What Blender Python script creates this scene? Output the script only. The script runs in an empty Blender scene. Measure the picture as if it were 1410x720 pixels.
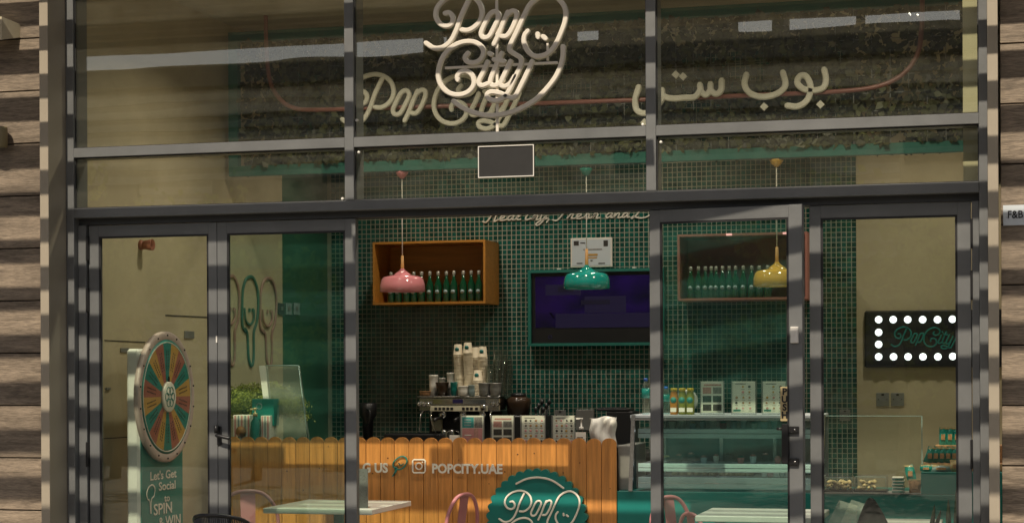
import bpy, bmesh, math, random
from mathutils import Vector, Matrix
random.seed(7)
S = bpy.context.scene
COL = S.collection
PI = math.pi

# ------------------------------------------------------------------ camera
F = 2550.0            # focal length in photograph pixels (1410 wide)
TH = math.radians(14.85)   # camera turned left of the facade's normal
ROLL = 0.0048
D0 = 10.27            # metres from camera to the glazing plane (Y = 0)
EYE = 1.6
HOR = 512.0
cam = bpy.data.cameras.new('camera'); camo = bpy.data.objects.new('camera', cam); COL.objects.link(camo)
cam.sensor_width = 36.0; cam.sensor_fit = 'HORIZONTAL'; cam.lens = 36.0 * F / 1410.0
cam.shift_y = (HOR - 360.0) / 1410.0
cam.clip_start = 0.1; cam.clip_end = 500
R0 = Vector((math.cos(TH), math.sin(TH), 0)); U0 = Vector((0, 0, 1)); F0 = Vector((-math.sin(TH), math.cos(TH), 0))
Rr = R0 * math.cos(ROLL) - U0 * math.sin(ROLL); Ur = U0 * math.cos(ROLL) + R0 * math.sin(ROLL)
m = Matrix((Rr, Ur, -F0)).transposed().to_4x4(); m.translation = Vector((0, -D0, EYE)); camo.matrix_world = m
S.camera = camo

# ------------------------------------------------------------------ sun and sky
TAN = 1.005; SDX = 0.06
d = Vector((SDX, 1, -TAN)).normalized()
sun = bpy.data.lights.new('sun', 'SUN'); suno = bpy.data.objects.new('sun', sun); COL.objects.link(suno)
sun.energy = 4.3; sun.angle = math.radians(0.36); sun.color = (1.0, 0.87, 0.70)
suno.rotation_euler = d.to_track_quat('-Z', 'Y').to_euler()
W = bpy.data.worlds.new('World'); S.world = W; W.use_nodes = True
nt = W.node_tree; nt.nodes.clear()
sky = nt.nodes.new('ShaderNodeTexSky'); sky.sky_type = 'NISHITA'; sky.sun_disc = False
sky.sun_elevation = math.asin(-d.z); sky.sun_rotation = math.atan2(-d.x, -d.y)
sky.dust_density = 3.2; sky.ozone_density = 1.2
bg = nt.nodes.new('ShaderNodeBackground'); bg.inputs[1].default_value = 0.075
wo = nt.nodes.new('ShaderNodeOutputWorld')
nt.links.new(sky.outputs[0], bg.inputs[0]); nt.links.new(bg.outputs[0], wo.inputs[0])
S.view_settings.view_transform = 'Standard'; S.view_settings.look = 'None'
S.view_settings.exposure = 0.0; S.view_settings.gamma = 1.0; S.view_settings.use_curve_mapping = False
S.cycles.use_denoising = True; S.cycles.max_bounces = 10; S.cycles.diffuse_bounces = 5
S.cycles.transparent_max_bounces = 24; S.cycles.caustics_reflective = False; S.cycles.caustics_refractive = False
S.cycles.sample_clamp_indirect = 6.0

# ------------------------------------------------------------------ pixel -> point on a plane at depth Y (or at side X)
def _ray(x, y):
    px = x - 705.0; py = HOR - y
    lx = px * math.cos(ROLL) + py * math.sin(ROLL); ly = -px * math.sin(ROLL) + py * math.cos(ROLL)
    return R0 * (lx / F) + F0 + U0 * (ly / F)
def P(x, y, Y):
    r = _ray(x, y); t = (Y + D0) / r.y
    return Vector((r.x * t, Y, EYE + r.z * t))
def PX(x, y, X):
    r = _ray(x, y); t = X / r.x
    return Vector((X, r.y * t - D0, EYE + r.z * t))
def X_(x, y, Y): return P(x, y, Y).x
def Z_(x, y, Y): return P(x, y, Y).z

# ------------------------------------------------------------------ materials
MATS = {}
def srgb(r, g, b):
    return tuple((c / 255 / 12.92) if c / 255 <= .04045 else ((c / 255 + .055) / 1.055) ** 2.4 for c in (r, g, b))
def mat(name, col, rough=.5, metal=0.0, var=0.08, vscale=6.0, bump=0.0, bscale=80.0, stretch=None, spec=.5, coat=0.0, rnd=0.0, island=0.0, dirt=0.0):
    if name in MATS: return MATS[name]
    M = bpy.data.materials.new(name); M.use_nodes = True; n = M.node_tree.nodes; L = M.node_tree.links
    b = n['Principled BSDF']; b.inputs['Roughness'].default_value = rough; b.inputs['Metallic'].default_value = metal
    b.inputs['Specular IOR Level'].default_value = spec; b.inputs['Coat Weight'].default_value = coat
    tc = n.new('ShaderNodeTexCoord'); mp = n.new('ShaderNodeMapping'); L.new(tc.outputs['Object'], mp.inputs[0])
    if stretch: mp.inputs['Scale'].default_value = stretch
    no = n.new('ShaderNodeTexNoise'); no.inputs['Scale'].default_value = vscale; no.inputs['Detail'].default_value = 6; no.inputs['Roughness'].default_value = .65
    L.new(mp.outputs[0], no.inputs[0])
    mr = n.new('ShaderNodeMapRange'); mr.inputs[1].default_value = .3; mr.inputs[2].default_value = .7
    mr.inputs[3].default_value = 1 - var * 2; mr.inputs[4].default_value = 1 + var; L.new(no.outputs[0], mr.inputs[0])
    fac = mr.outputs[0]
    if rnd or island:
        if rnd:
            oi = n.new('ShaderNodeObjectInfo'); src = oi.outputs['Random']; amt = rnd
        else:
            oi = n.new('ShaderNodeNewGeometry'); src = oi.outputs['Random Per Island']; amt = island
        m2 = n.new('ShaderNodeMapRange'); m2.inputs[3].default_value = 1 - amt; m2.inputs[4].default_value = 1 + amt; L.new(src, m2.inputs[0])
        mm = n.new('ShaderNodeMath'); mm.operation = 'MULTIPLY'; L.new(fac, mm.inputs[0]); L.new(m2.outputs[0], mm.inputs[1]); fac = mm.outputs[0]
        if rnd:
            ad = n.new('ShaderNodeVectorMath'); ad.operation = 'ADD'; sc = n.new('ShaderNodeMath'); sc.operation = 'MULTIPLY'; sc.inputs[1].default_value = 31.7
            L.new(oi.outputs['Random'], sc.inputs[0]); L.new(tc.outputs['Object'], ad.inputs[0]); L.new(sc.outputs[0], ad.inputs[1]); L.new(ad.outputs[0], mp.inputs[0])
    mx = n.new('ShaderNodeVectorMath'); mx.operation = 'SCALE'; mx.inputs[0].default_value = col; L.new(fac, mx.inputs['Scale'])
    L.new(mx.outputs[0], b.inputs['Base Color'])
    if dirt:
        rr = n.new('ShaderNodeMapRange'); rr.inputs[1].default_value = .3; rr.inputs[2].default_value = .7; rr.inputs[3].default_value = rough - dirt; rr.inputs[4].default_value = rough + dirt
        L.new(no.outputs[0], rr.inputs[0]); L.new(rr.outputs[0], b.inputs['Roughness'])
    if bump:
        n2 = n.new('ShaderNodeTexNoise'); n2.inputs['Scale'].default_value = bscale; n2.inputs['Detail'].default_value = 4; L.new(mp.outputs[0], n2.inputs[0])
        bp = n.new('ShaderNodeBump'); bp.inputs['Strength'].default_value = bump; bp.inputs['Distance'].default_value = .01
        L.new(n2.outputs[0], bp.inputs['Height']); L.new(bp.outputs[0], b.inputs['Normal'])
    MATS[name] = M; return M
def emit(name, col, st, base=1.0):
    M = bpy.data.materials.new(name); M.use_nodes = True; n = M.node_tree.nodes; L = M.node_tree.links
    b = n['Principled BSDF']; b.inputs['Base Color'].default_value = (*[c * base for c in col], 1); b.inputs['Emission Color'].default_value = (*col, 1); b.inputs['Emission Strength'].default_value = st
    MATS[name] = M; return M
def glass(name, tint=(.8, .86, .8), refl=1.0, haze=.03, wave=.02, ior=1.5, hazecol=(.6, .57, .45), wscale=1.6):
    M = bpy.data.materials.new(name); M.use_nodes = True; n = M.node_tree.nodes; L = M.node_tree.links
    n.clear(); out = n.new('ShaderNodeOutputMaterial')
    tr = n.new('ShaderNodeBsdfTransparent'); tr.inputs[0].default_value = (*tint, 1)
    gl = n.new('ShaderNodeBsdfGlossy'); gl.inputs['Roughness'].default_value = 0.0; gl.inputs['Color'].default_value = (refl, refl, refl, 1)
    fr = n.new('ShaderNodeFresnel'); ge = n.new('ShaderNodeNewGeometry')
    io = n.new('ShaderNodeMapRange'); io.inputs[3].default_value = ior; io.inputs[4].default_value = 1 / ior   # both faces of a thin pane reflect like an outer face
    L.new(ge.outputs['Backfacing'], io.inputs[0]); L.new(io.outputs[0], fr.inputs[0])
    tc = n.new('ShaderNodeTexCoord')
    if wave:
        mp = n.new('ShaderNodeMapping'); mp.inputs['Scale'].default_value = (.6, 1, 2.2); L.new(tc.outputs['Object'], mp.inputs[0])
        no = n.new('ShaderNodeTexNoise'); no.inputs['Scale'].default_value = wscale; no.inputs['Detail'].default_value = 1.5; L.new(mp.outputs[0], no.inputs[0])
        bp = n.new('ShaderNodeBump'); bp.inputs['Strength'].default_value = 1.0; bp.inputs['Distance'].default_value = wave
        L.new(no.outputs[0], bp.inputs['Height']); L.new(bp.outputs[0], gl.inputs['Normal'])
    m1 = n.new('ShaderNodeMixShader'); L.new(fr.outputs[0], m1.inputs[0]); L.new(tr.outputs[0], m1.inputs[1]); L.new(gl.outputs[0], m1.inputs[2])
    di = n.new('ShaderNodeBsdfDiffuse'); di.inputs[0].default_value = (*hazecol, 1)
    n3 = n.new('ShaderNodeTexNoise'); n3.inputs['Scale'].default_value = 9; n3.inputs['Detail'].default_value = 8; n3.inputs['Roughness'].default_value = .7; L.new(tc.outputs['Object'], n3.inputs[0])
    mr = n.new('ShaderNodeMapRange'); mr.inputs[1].default_value = .35; mr.inputs[2].default_value = .75; mr.inputs[3].default_value = haze * .6; mr.inputs[4].default_value = haze * 1.7; L.new(n3.outputs[0], mr.inputs[0])
    m2 = n.new('ShaderNodeMixShader'); L.new(mr.outputs[0], m2.inputs[0]); L.new(m1.outputs[0], m2.inputs[1]); L.new(di.outputs[0], m2.inputs[2])
    L.new(m2.outputs[0], out.inputs[0]); MATS[name] = M; return M

def plankmat():
    M = bpy.data.materials.new('plank'); M.use_nodes = True; n = M.node_tree.nodes; L = M.node_tree.links; b = n['Principled BSDF']
    tc = n.new('ShaderNodeTexCoord'); oi = n.new('ShaderNodeObjectInfo'); sc = n.new('ShaderNodeMath'); sc.operation = 'MULTIPLY'; sc.inputs[1].default_value = 57.3
    L.new(oi.outputs['Random'], sc.inputs[0]); ad = n.new('ShaderNodeVectorMath'); ad.operation = 'ADD'; L.new(tc.outputs['Object'], ad.inputs[0]); L.new(sc.outputs[0], ad.inputs[1])
    def noise(stretch, scale, det, dist=0):
        mp = n.new('ShaderNodeMapping'); mp.inputs['Scale'].default_value = stretch; L.new(ad.outputs[0], mp.inputs[0])
        no = n.new('ShaderNodeTexNoise'); no.inputs['Scale'].default_value = scale; no.inputs['Detail'].default_value = det; no.inputs['Roughness'].default_value = .7; no.inputs['Distortion'].default_value = dist
        L.new(mp.outputs[0], no.inputs[0]); return no.outputs[0]
    a = noise((.9, 1, 9), 3.0, 5, .8); f = noise((4.5, 1, 60), 4.0, 7, .35); g_ = noise((1, 1, 2.5), 2.0, 2)
    cr = n.new('ShaderNodeValToRGB'); e = cr.color_ramp.elements
    e[0].position = .30; e[0].color = (.13, .100, .070, 1); e[1].position = .72; e[1].color = (.37, .295, .215, 1)
    x = e.new(.52); x.color = (.28, .222, .16, 1)
    L.new(a, cr.inputs[0])
    m1 = n.new('ShaderNodeMapRange'); m1.inputs[1].default_value = .32; m1.inputs[2].default_value = .62; m1.inputs[3].default_value = .45; m1.inputs[4].default_value = 1.22; L.new(f, m1.inputs[0])
    m2 = n.new('ShaderNodeMapRange'); m2.inputs[3].default_value = .86; m2.inputs[4].default_value = 1.12; L.new(oi.outputs['Random'], m2.inputs[0])
    m3 = n.new('ShaderNodeMapRange'); m3.inputs[1].default_value = .3; m3.inputs[2].default_value = .7; m3.inputs[3].default_value = .82; m3.inputs[4].default_value = 1.1; L.new(g_, m3.inputs[0])
    p1 = n.new('ShaderNodeMath'); p1.operation = 'MULTIPLY'; L.new(m1.outputs[0], p1.inputs[0]); L.new(m2.outputs[0], p1.inputs[1])
    p2 = n.new('ShaderNodeMath'); p2.operation = 'MULTIPLY'; L.new(p1.outputs[0], p2.inputs[0]); L.new(m3.outputs[0], p2.inputs[1])
    sv = n.new('ShaderNodeVectorMath'); sv.operation = 'SCALE'; L.new(cr.outputs[0], sv.inputs[0]); L.new(p2.outputs[0], sv.inputs['Scale']); L.new(sv.outputs[0], b.inputs['Base Color'])
    bp = n.new('ShaderNodeBump'); bp.inputs['Strength'].default_value = .35; bp.inputs['Distance'].default_value = .004; L.new(f, bp.inputs['Height']); L.new(bp.outputs[0], b.inputs['Normal'])
    b.inputs['Roughness'].default_value = .6; MATS['plank'] = M
plankmat()
mat('seam', (.02, .02, .02), .9)
mat('jamb', (.37, .325, .25), .45, var=.04, vscale=2, dirt=.08)
mat('frame', (.165, .172, .172), .42, metal=.15, var=.06, vscale=3, dirt=.1, bump=.04, bscale=300)
mat('frame_dark', (.045, .048, .05), .5, var=.08)
mat('gasket', (.012, .012, .013), .6)
mat('black', (.014, .014, .015), .35, var=.1)
mat('black_matt', (.02, .02, .02), .75, var=.15)
mat('steel', (.62, .62, .60), .22, metal=1.0, var=.06, bump=.05, bscale=40, stretch=(1, 1, 12))
mat('chrome', (.75, .74, .72), .1, metal=1.0, var=.03)
mat('white', (.80, .78, .72), .45, var=.05)
mat('letterwhite', (.84, .81, .70), .5, var=.04)
mat('signwhite', (.76, .71, .61), .5, var=.05, vscale=4)
mat('cream', (.57, .485, .32), .6, var=.09, vscale=1.1, bump=.05, bscale=60)
mat('cream_lit', (.62, .58, .42), .6, var=.03)  # lighter copy of cream, sunlight put into its colour for the wall end
mat('greenwall', (.045, .15, .095), .35, var=.1, vscale=1.0)
mat('ceiling', (.45, .41, .30), .7, var=.05)
mat('floor', (.36, .32, .27), .35, var=.12, vscale=2)
mat('paving', (.20, .185, .16), .8, var=.15, vscale=2.5, bump=.2, bscale=40)
mat('grout', (.42, .42, .33), .8, var=.10, vscale=3)
mat('tile', (.011, .100, .078), .12, var=.25, vscale=8, island=.38, bump=.12, bscale=30)
mat('teal', (.006, .185, .160), .4, var=.08, vscale=3)
mat('teal_gloss', (.012, .30, .25), .12, var=.03, coat=.5)
mat('teal_frame', (.02, .17, .135), .5, var=.08)
mat('pink', (.46, .18, .19), .3, var=.04)
mat('pinkgloss', (.70, .25, .27), .12, var=.03, coat=.5)
mat('yellowgloss', (.72, .42, .06), .12, var=.03, coat=.5)
mat('picket', (.64, .275, .068), .42, var=.20, vscale=4, stretch=(10, 10, .55), bump=.15, bscale=9, rnd=.10, coat=.1)
mat('knot', (.12, .045, .012), .5, var=.2)
mat('orangewood', (.50, .215, .035), .45, var=.12, vscale=4, stretch=(.6, 4, 8))
mat('lampwood', (.62, .33, .10), .45, var=.1, stretch=(8, 8, 1))
mat('pinkwood', (.40, .17, .13), .5, var=.06)
mat('bottle_green', (.006, .065, .026), .1, var=.1, coat=.4)
mat('foil', (.42, .41, .34), .35, metal=.4)
mat('lolly_pink', (.42, .25, .20), .6)
mat('lolly_teal', (.05, .17, .13), .6)
mat('coffee', (.05, .03, .018), .2)
mat('paper', (.84, .81, .72), .6, var=.03)
mat('papercup', (.66, .58, .42), .6, var=.05)
mat('print_grey', (.25, .23, .21), .7, var=.3, vscale=60)
mat('print_pink', (.72, .32, .32), .6)
mat('print_teal', (.04, .30, .30), .6)
mat('print_rose', (.55, .28, .24), .6, var=.2, vscale=80)
mat('print_dark', (.05, .045, .04), .6, var=.3, vscale=90)
mat('screen', (.005, .004, .012), .1, var=.1)
mat('ochre', (.52, .30, .07), .5, var=.06)
mat('terracotta', (.36, .12, .08), .5, var=.06)
mat('tealflat', (.02, .21, .17), .5, var=.06)
mat('rimpink', (.52, .40, .36), .45, var=.05)
mat('tabletop', (.72, .72, .66), .25, var=.04)
mat('leaf', (.075, .082, .026), .5, var=.3, island=.65, vscale=5)
mat('leaf_light', (.30, .33, .05), .5, var=.3, island=.45)
mat('leaf_dark', (.02, .03, .012), .5, var=.3, island=.4)
mat('popcorn', (.62, .47, .24), .7, var=.3, vscale=60, island=.4)
mat('packet', (.01, .26, .22), .22, var=.2, vscale=30, bump=1.0, bscale=40, coat=.4)
mat('biscuit', (.48, .26, .12), .7, var=.3, vscale=40)
mat('brass', (.62, .50, .27), .35, metal=.3)
mat('juice_orange', (.45, .17, .01), .2); mat('juice_green', (.20, .20, .02), .2); mat('capyellow', (.72, .52, .02), .35)
mat('capblue', (.02, .12, .5), .3)
mat('lampolive', (.26, .22, .12), .5, var=.1)
mat('lampcream', (.55, .50, .36), .4)
mat('bluepale', (.68, .80, .82), .18, var=.06, vscale=3, stretch=(1, 1, 14))
mat('plate_white', (.62, .68, .72), .35, var=.02)
mat('concrete', (.30, .27, .23), .85, var=.12, vscale=1.5, bump=.2)
mat('louvre', (.46, .42, .33), .6, var=.1)
mat('slatwood', (.34, .27, .18), .6, var=.15, stretch=(1, 8, 8))
mat('facade_far', (.24, .21, .17), .8, var=.15)
mat('neonpink', (.36, .16, .14), .35)
mat('greymetal', (.30, .30, .28), .4, metal=.4)
mat('bluegrey', (.30, .40, .40), .25)
emit('bulb', (.95, .97, 1.0), 2.2)
emit('tvglow', (.040, .016, .20), .07, .06)
emit('tvglow2', (.05, .03, .20), .075, .06)
emit('ledpink', (1.0, .45, .42), 1.0)
emit('downlight', (1.0, .96, .85), 3.0)
glass('glass_top', (.95, .96, .90), 1.0, .022, .0004, ior=2.0)
glass('glass_door', (.90, .94, .90), .9, .004, .0006, ior=1.6)
glass('glass_painted_reflection', (.83, .91, .85), .9, .022, .0006, ior=1.65, hazecol=(.10, .38, .28))  # green reflection painted in as a diffuse haze colour
glass('glass_painted_reflection_pale', (.86, .93, .89), .9, .030, .0006, ior=1.65, hazecol=(.12, .42, .34))  # paler copy with the same painted green reflection
glass('glass_case', (.90, .96, .95), .9, .01, .003)
glass('clear', (.96, .98, .97), .7, .012, 0)
glass('frosted', (.90, .91, .88), .8, .12, 0, hazecol=(.75, .78, .70))
glass('waterbottle', (.70, .85, .88), .8, .10, 0)

# ------------------------------------------------------------------ mesh helpers
class MB:
    def __init__(s): s.v = []; s.f = []; s.sm = []
    def add(s, vs, fs, smooth=False):
        o = len(s.v); s.v += [Vector(v) for v in vs]; s.f += [tuple(i + o for i in f) for f in fs]; s.sm += [smooth] * len(fs); return s
    def box(s, a, b, rot=None, c=None, bev=0):
        (x0, y0, z0), (x1, y1, z1) = a, b
        x0, x1 = min(x0, x1), max(x0, x1); y0, y1 = min(y0, y1), max(y0, y1); z0, z1 = min(z0, z1), max(z0, z1)
        if bev:
            bm = bmesh.new(); r = bmesh.ops.create_cube(bm, size=1)
            for v in bm.verts: v.co = Vector(((x0 + x1) / 2 + v.co.x * (x1 - x0), (y0 + y1) / 2 + v.co.y * (y1 - y0), (z0 + z1) / 2 + v.co.z * (z1 - z0)))
            bmesh.ops.bevel(bm, geom=bm.edges[:], offset=bev, segments=1, affect='EDGES', profile=.5)
            bm.verts.index_update()
            vs = [v.co.copy() for v in bm.verts]; fs = [tuple(v.index for v in f.verts) for f in bm.faces]; bm.free()
        else:
            vs = [Vector(p) for p in ((x0, y0, z0), (x1, y0, z0), (x1, y1, z0), (x0, y1, z0), (x0, y0, z1), (x1, y0, z1), (x1, y1, z1), (x0, y1, z1))]
            fs = [(0, 3, 2, 1), (4, 5, 6, 7), (0, 1, 5, 4), (1, 2, 6, 5), (2, 3, 7, 6), (3, 0, 4, 7)]
        if rot is not None:
            c = Vector(c); vs = [rot @ (v - c) + c for v in vs]
        return s.add(vs, fs)
    def prism(s, poly, axis, a, b):          # poly: 2D list; axis 1 -> (x,z) extruded in y ; 2 -> (x,y) in z ; 0 -> (y,z) in x
        n = len(poly)
        def mk(p, h): return {1: (p[0], h, p[1]), 2: (p[0], p[1], h), 0: (h, p[0], p[1])}[axis]
        vs = [mk(p, a) for p in poly] + [mk(p, b) for p in poly]
        fs = [tuple(range(n))[::-1], tuple(range(n, 2 * n))] + [(i, (i + 1) % n, n + (i + 1) % n, n + i) for i in range(n)]
        return s.add(vs, fs)
    def lathe(s, c, prof, n=20, axis='z'):    # prof: (r, h) list
        vs = []; fs = []
        for r, h in prof:
            for k in range(n):
                a = 2 * PI * k / n; x, y = r * math.cos(a), r * math.sin(a)
                p = {'z': (x, y, h), 'y': (x, h, y), 'x': (h, x, y)}[axis]
                vs.append(Vector(c) + Vector(p))
        for i in range(len(prof) - 1):
            for k in range(n):
                fs.append((i * n + k, i * n + (k + 1) % n, (i + 1) * n + (k + 1) % n, (i + 1) * n + k))
        fs.append(tuple(range(n))[::-1]); fs.append(tuple(range((len(prof) - 1) * n, len(prof) * n)))
        return s.add(vs, fs, True)
    def cyl(s, a, b, r, n=10, r2=None):
        a, b = Vector(a), Vector(b); return s.tube([a, b], r, n, r2=r2)
    def tube(s, pts, r, n=8, closed=False, r2=None):
        pts = [Vector(p) for p in pts]; m_ = len(pts); vs = []; fs = []
        up = None
        for i, p in enumerate(pts):
            if closed: t = pts[(i + 1) % m_] - pts[i - 1]
            else: t = pts[min(i + 1, m_ - 1)] - pts[max(i - 1, 0)]
            t.normalize()
            if up is None:
                up = Vector((0, 0, 1)) if abs(t.z) < .9 else Vector((0, 1, 0))
            u = (up - t * up.dot(t)).normalized(); w = t.cross(u); up = u
            rr = r if r2 is None else r + (r2 - r) * i / (m_ - 1)
            for k in range(n):
                a = 2 * PI * k / n; vs.append(p + u * (rr * math.cos(a)) + w * (rr * math.sin(a)))
        for i in range(m_ if closed else m_ - 1):
            j = (i + 1) % m_
            for k in range(n): fs.append((i * n + k, i * n + (k + 1) % n, j * n + (k + 1) % n, j * n + k))
        if not closed: fs.append(tuple(range(n))[::-1]); fs.append(tuple(range((m_ - 1) * n, m_ * n)))
        return s.add(vs, fs, True)
    def ribbon(s, pts, w, dep, axis=Vector((0, 1, 0)), closed=False, rnd=.35, caps=True):
        """rounded-edged channel stroke along pts lying in a plane whose normal is axis; w wide, dep deep (towards -axis)"""
        pts = [Vector(p) for p in pts]; m_ = len(pts); vs = []; fs = []
        c = w * .5 * rnd; h = w / 2
        prof = [(-h, 0), (-h, -dep + c), (-h + c, -dep), (h - c, -dep), (h, -dep + c), (h, 0)]
        if not closed and caps:      # taper the tips
            a = (pts[0] - pts[1]).normalized() * h * .75; b = (pts[-1] - pts[-2]).normalized() * h * .75
            pts = [pts[0] + a] + pts + [pts[-1] + b]; m_ += 2
        k_ = len(prof)
        for i, p in enumerate(pts):
            if closed: t = pts[(i + 1) % m_] - pts[i - 1]
            else: t = pts[min(i + 1, m_ - 1)] - pts[max(i - 1, 0)]
            t.normalize(); nrm = t.cross(axis).normalized()
            sc = .55 if (not closed and caps and i in (0, m_ - 1)) else 1
            for (a_, b_) in prof: vs.append(p + nrm * a_ * sc + axis * b_)
        for i in range(m_ if closed else m_ - 1):
            j = (i + 1) % m_
            for k in range(k_): fs.append((i * k_ + k, i * k_ + (k + 1) % k_, j * k_ + (k + 1) % k_, j * k_ + k))
        if not closed: fs.append(tuple(range(k_))[::-1]); fs.append(tuple(range((m_ - 1) * k_, m_ * k_)))
        return s.add(vs, fs)
    def mesh(s, name, material, off=(0, 0, 0)):
        me = bpy.data.meshes.new(name); off = Vector(off)
        me.from_pydata([v - off for v in s.v], [], s.f); me.materials.append(MATS[material])
        me.polygons.foreach_set('use_smooth', s.sm)
        bm = bmesh.new(); bm.from_mesh(me); bmesh.ops.recalc_face_normals(bm, faces=bm.faces); bm.to_mesh(me); bm.free()
        return me
    def part(s, name, material, parent, label=None, kind=None, local=False):
        """a part: vertices given in world coordinates unless local"""
        base = Vector((0, 0, 0))
        if not local:
            p = parent
            while p is not None: base = base + p.location; p = p.parent
        o = bpy.data.objects.new(name, s.mesh(name, material, base)); COL.objects.link(o); o.parent = parent
        if label: o['label'] = label
        if kind: o['kind'] = kind
        return o
    def single(s, name, material, label, cat, group=None, kind=None, loc=None):
        if loc is None:
            c = sum(s.v, Vector()) / len(s.v); loc = Vector((c.x, c.y, min(v.z for v in s.v)))
        o = bpy.data.objects.new(name, s.mesh(name, material, loc)); COL.objects.link(o); o.location = loc
        if kind == 'structure' or kind == 'stuff':
            o['kind'] = kind
        o['label'] = label; o['category'] = cat
        if group: o['group'] = group
        return o
def struct(mb, name, material, label, cat):
    return mb.single(name, material, label, cat, kind='structure', loc=Vector((0, 0, 0)))
def thing(name, label, cat, loc, rz=0, group=None):
    o = bpy.data.objects.new(name, None); COL.objects.link(o); o.location = loc; o.rotation_euler = (0, 0, rz)
    o.empty_display_size = .05; o['label'] = label; o['category'] = cat
    if group: o['group'] = group
    return o
def dup(root, loc, label, rz=None, group=None):
    def cp(o, par):
        c = o.copy(); COL.objects.link(c); c.parent = par
        for ch in o.children: cp(ch, c)
        return c
    r = cp(root, None); r.location = loc
    if rz is not None: r.rotation_euler = (0, 0, rz)
    r['label'] = label
    if group: r['group'] = group
    return r
def catmull(pts, closed=False, seg=5):
    pts = [Vector(p) for p in pts]; n = len(pts); out = []
    for i in range(n if closed else n - 1):
        p0 = pts[i - 1] if (closed or i > 0) else pts[0] * 2 - pts[1]
        p1 = pts[i]; p2 = pts[(i + 1) % n]
        p3 = pts[(i + 2) % n] if (closed or i + 2 < n) else pts[-1] * 2 - pts[-2]
        for k in range(seg):
            t = k / seg
            out.append(.5 * ((2 * p1) + (p2 - p0) * t + (2 * p0 - 5 * p1 + 4 * p2 - p3) * t * t + (3 * p1 - p0 - 3 * p2 + p3) * t ** 3))
    if not closed: out.append(pts[-1])
    return out
def text(body, name, material, parent, loc, size, w=None, ext=.002, rx=PI / 2, rz=0.0, off=0.0, al='LEFT', label=None, sp=1.0, shear=0):
    cu = bpy.data.curves.new(name, 'FONT'); cu.body = body; cu.size = size; cu.extrude = ext; cu.offset = off; cu.align_x = al; cu.space_character = sp; cu.shear = shear
    cu.resolution_u = 3
    o = bpy.data.objects.new('tmp', cu); COL.objects.link(o); bpy.context.view_layer.update()
    me = bpy.data.meshes.new_from_object(o.evaluated_get(bpy.context.evaluated_depsgraph_get()))
    COL.objects.unlink(o); bpy.data.objects.remove(o)
    me.materials.clear(); me.materials.append(MATS[material]); me.name = name
    if w and len(me.vertices):
        xs = [v.co.x for v in me.vertices]; k = w / (max(xs) - min(xs)); me.transform(Matrix.Diagonal((k, 1, 1, 1)))
    Mx = Matrix.Rotation(rz, 4, 'Z') @ Matrix.Rotation(rx, 4, 'X'); me.transform(Mx)
    base = Vector((0, 0, 0)); p = parent
    while p is not None: base = base + p.location; p = p.parent
    c = bpy.data.objects.new(name, me); COL.objects.link(c); c.parent = parent; c.location = Vector(loc) - base
    if label: c['label'] = label
    return c

# ================================================================== SETTING
struct(MB().box((-40, -45, -.2), (40, -.02, 0)), 'pavement', 'paving', 'pale paving in front of the shop', 'pavement')
YB = 4.42; CEIL = 4.16; XL = -5.50; XR = .9
struct(MB().box((XL - .25, -.016, -.2), (XR + .25, YB + .2, .012)), 'floor', 'floor', 'polished shop floor', 'floor')
struct(MB().box((XL - .25, .19, CEIL), (XR + .25, YB + .2, CEIL + .1)), 'ceiling', 'ceiling', 'shop ceiling', 'ceiling')
YG = 3.41
wl = struct(MB().box((XL - .2, .185, 0), (XL, YG, CEIL)), 'side_wall', 'cream', 'cream painted side wall of the shop on the left', 'wall')
struct(MB().box((XL - .2, YG + .001, 0), (XL + .001, YB, CEIL)), 'green_side_wall', 'greenwall', 'green painted end of the side wall', 'wall')
struct(MB().box((XR, .185, 0), (XR + .2, YB, CEIL)), 'right_side_wall', 'cream', 'cream side wall at the right end of the shop', 'wall')
XT = X_(1179, 300, YB)
bw = struct(MB().box((XL - .2, YB - .0035, 0), (XT, YB + .15, CEIL)), 'tiled_wall', 'grout', 'back wall of small dark green tiles', 'wall')
struct(MB().box((XT, YB - .012, 0), (XR, YB + .15, CEIL)), 'back_wall', 'cream', 'cream back wall on the right', 'wall')
# tiles (6 px each): real geometry, one part
pit = .0393; g = .0019; tb = MB()
nx = int((XT - XL) / pit) + 1; nz = int((CEIL - .6) / pit)
random.seed(3)
for i in range(nx):
    for k in range(nz):
        x1 = XT - i * pit; x0 = x1 - pit + 2 * g; z0 = .6 + k * pit; z1 = z0 + pit - 2 * g
        if x0 < XL + .002: continue
        j = random.uniform(-.0006, .0006); b_ = .0022; y = YB - .006
        tb.add([(x0, YB, z0), (x1, YB, z0), (x1, YB, z1), (x0, YB, z1), (x0 + b_, y + j, z0 + b_), (x1 - b_, y - j, z0 + b_), (x1 - b_, y + j, z1 - b_), (x0 + b_, y - j, z1 - b_)],
               [(4, 5, 6, 7), (0, 1, 5, 4), (1, 2, 6, 5), (2, 3, 7, 6), (3, 0, 4, 7)])
to = bpy.data.objects.new('tile', None)
me = bpy.data.meshes.new('tile'); me.from_pydata(tb.v, [], tb.f); me.materials.append(MATS['tile'])
to = bpy.data.objects.new('tile', me); COL.objects.link(to); to.parent = bw; to['kind'] = 'stuff'
random.seed(11)

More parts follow.
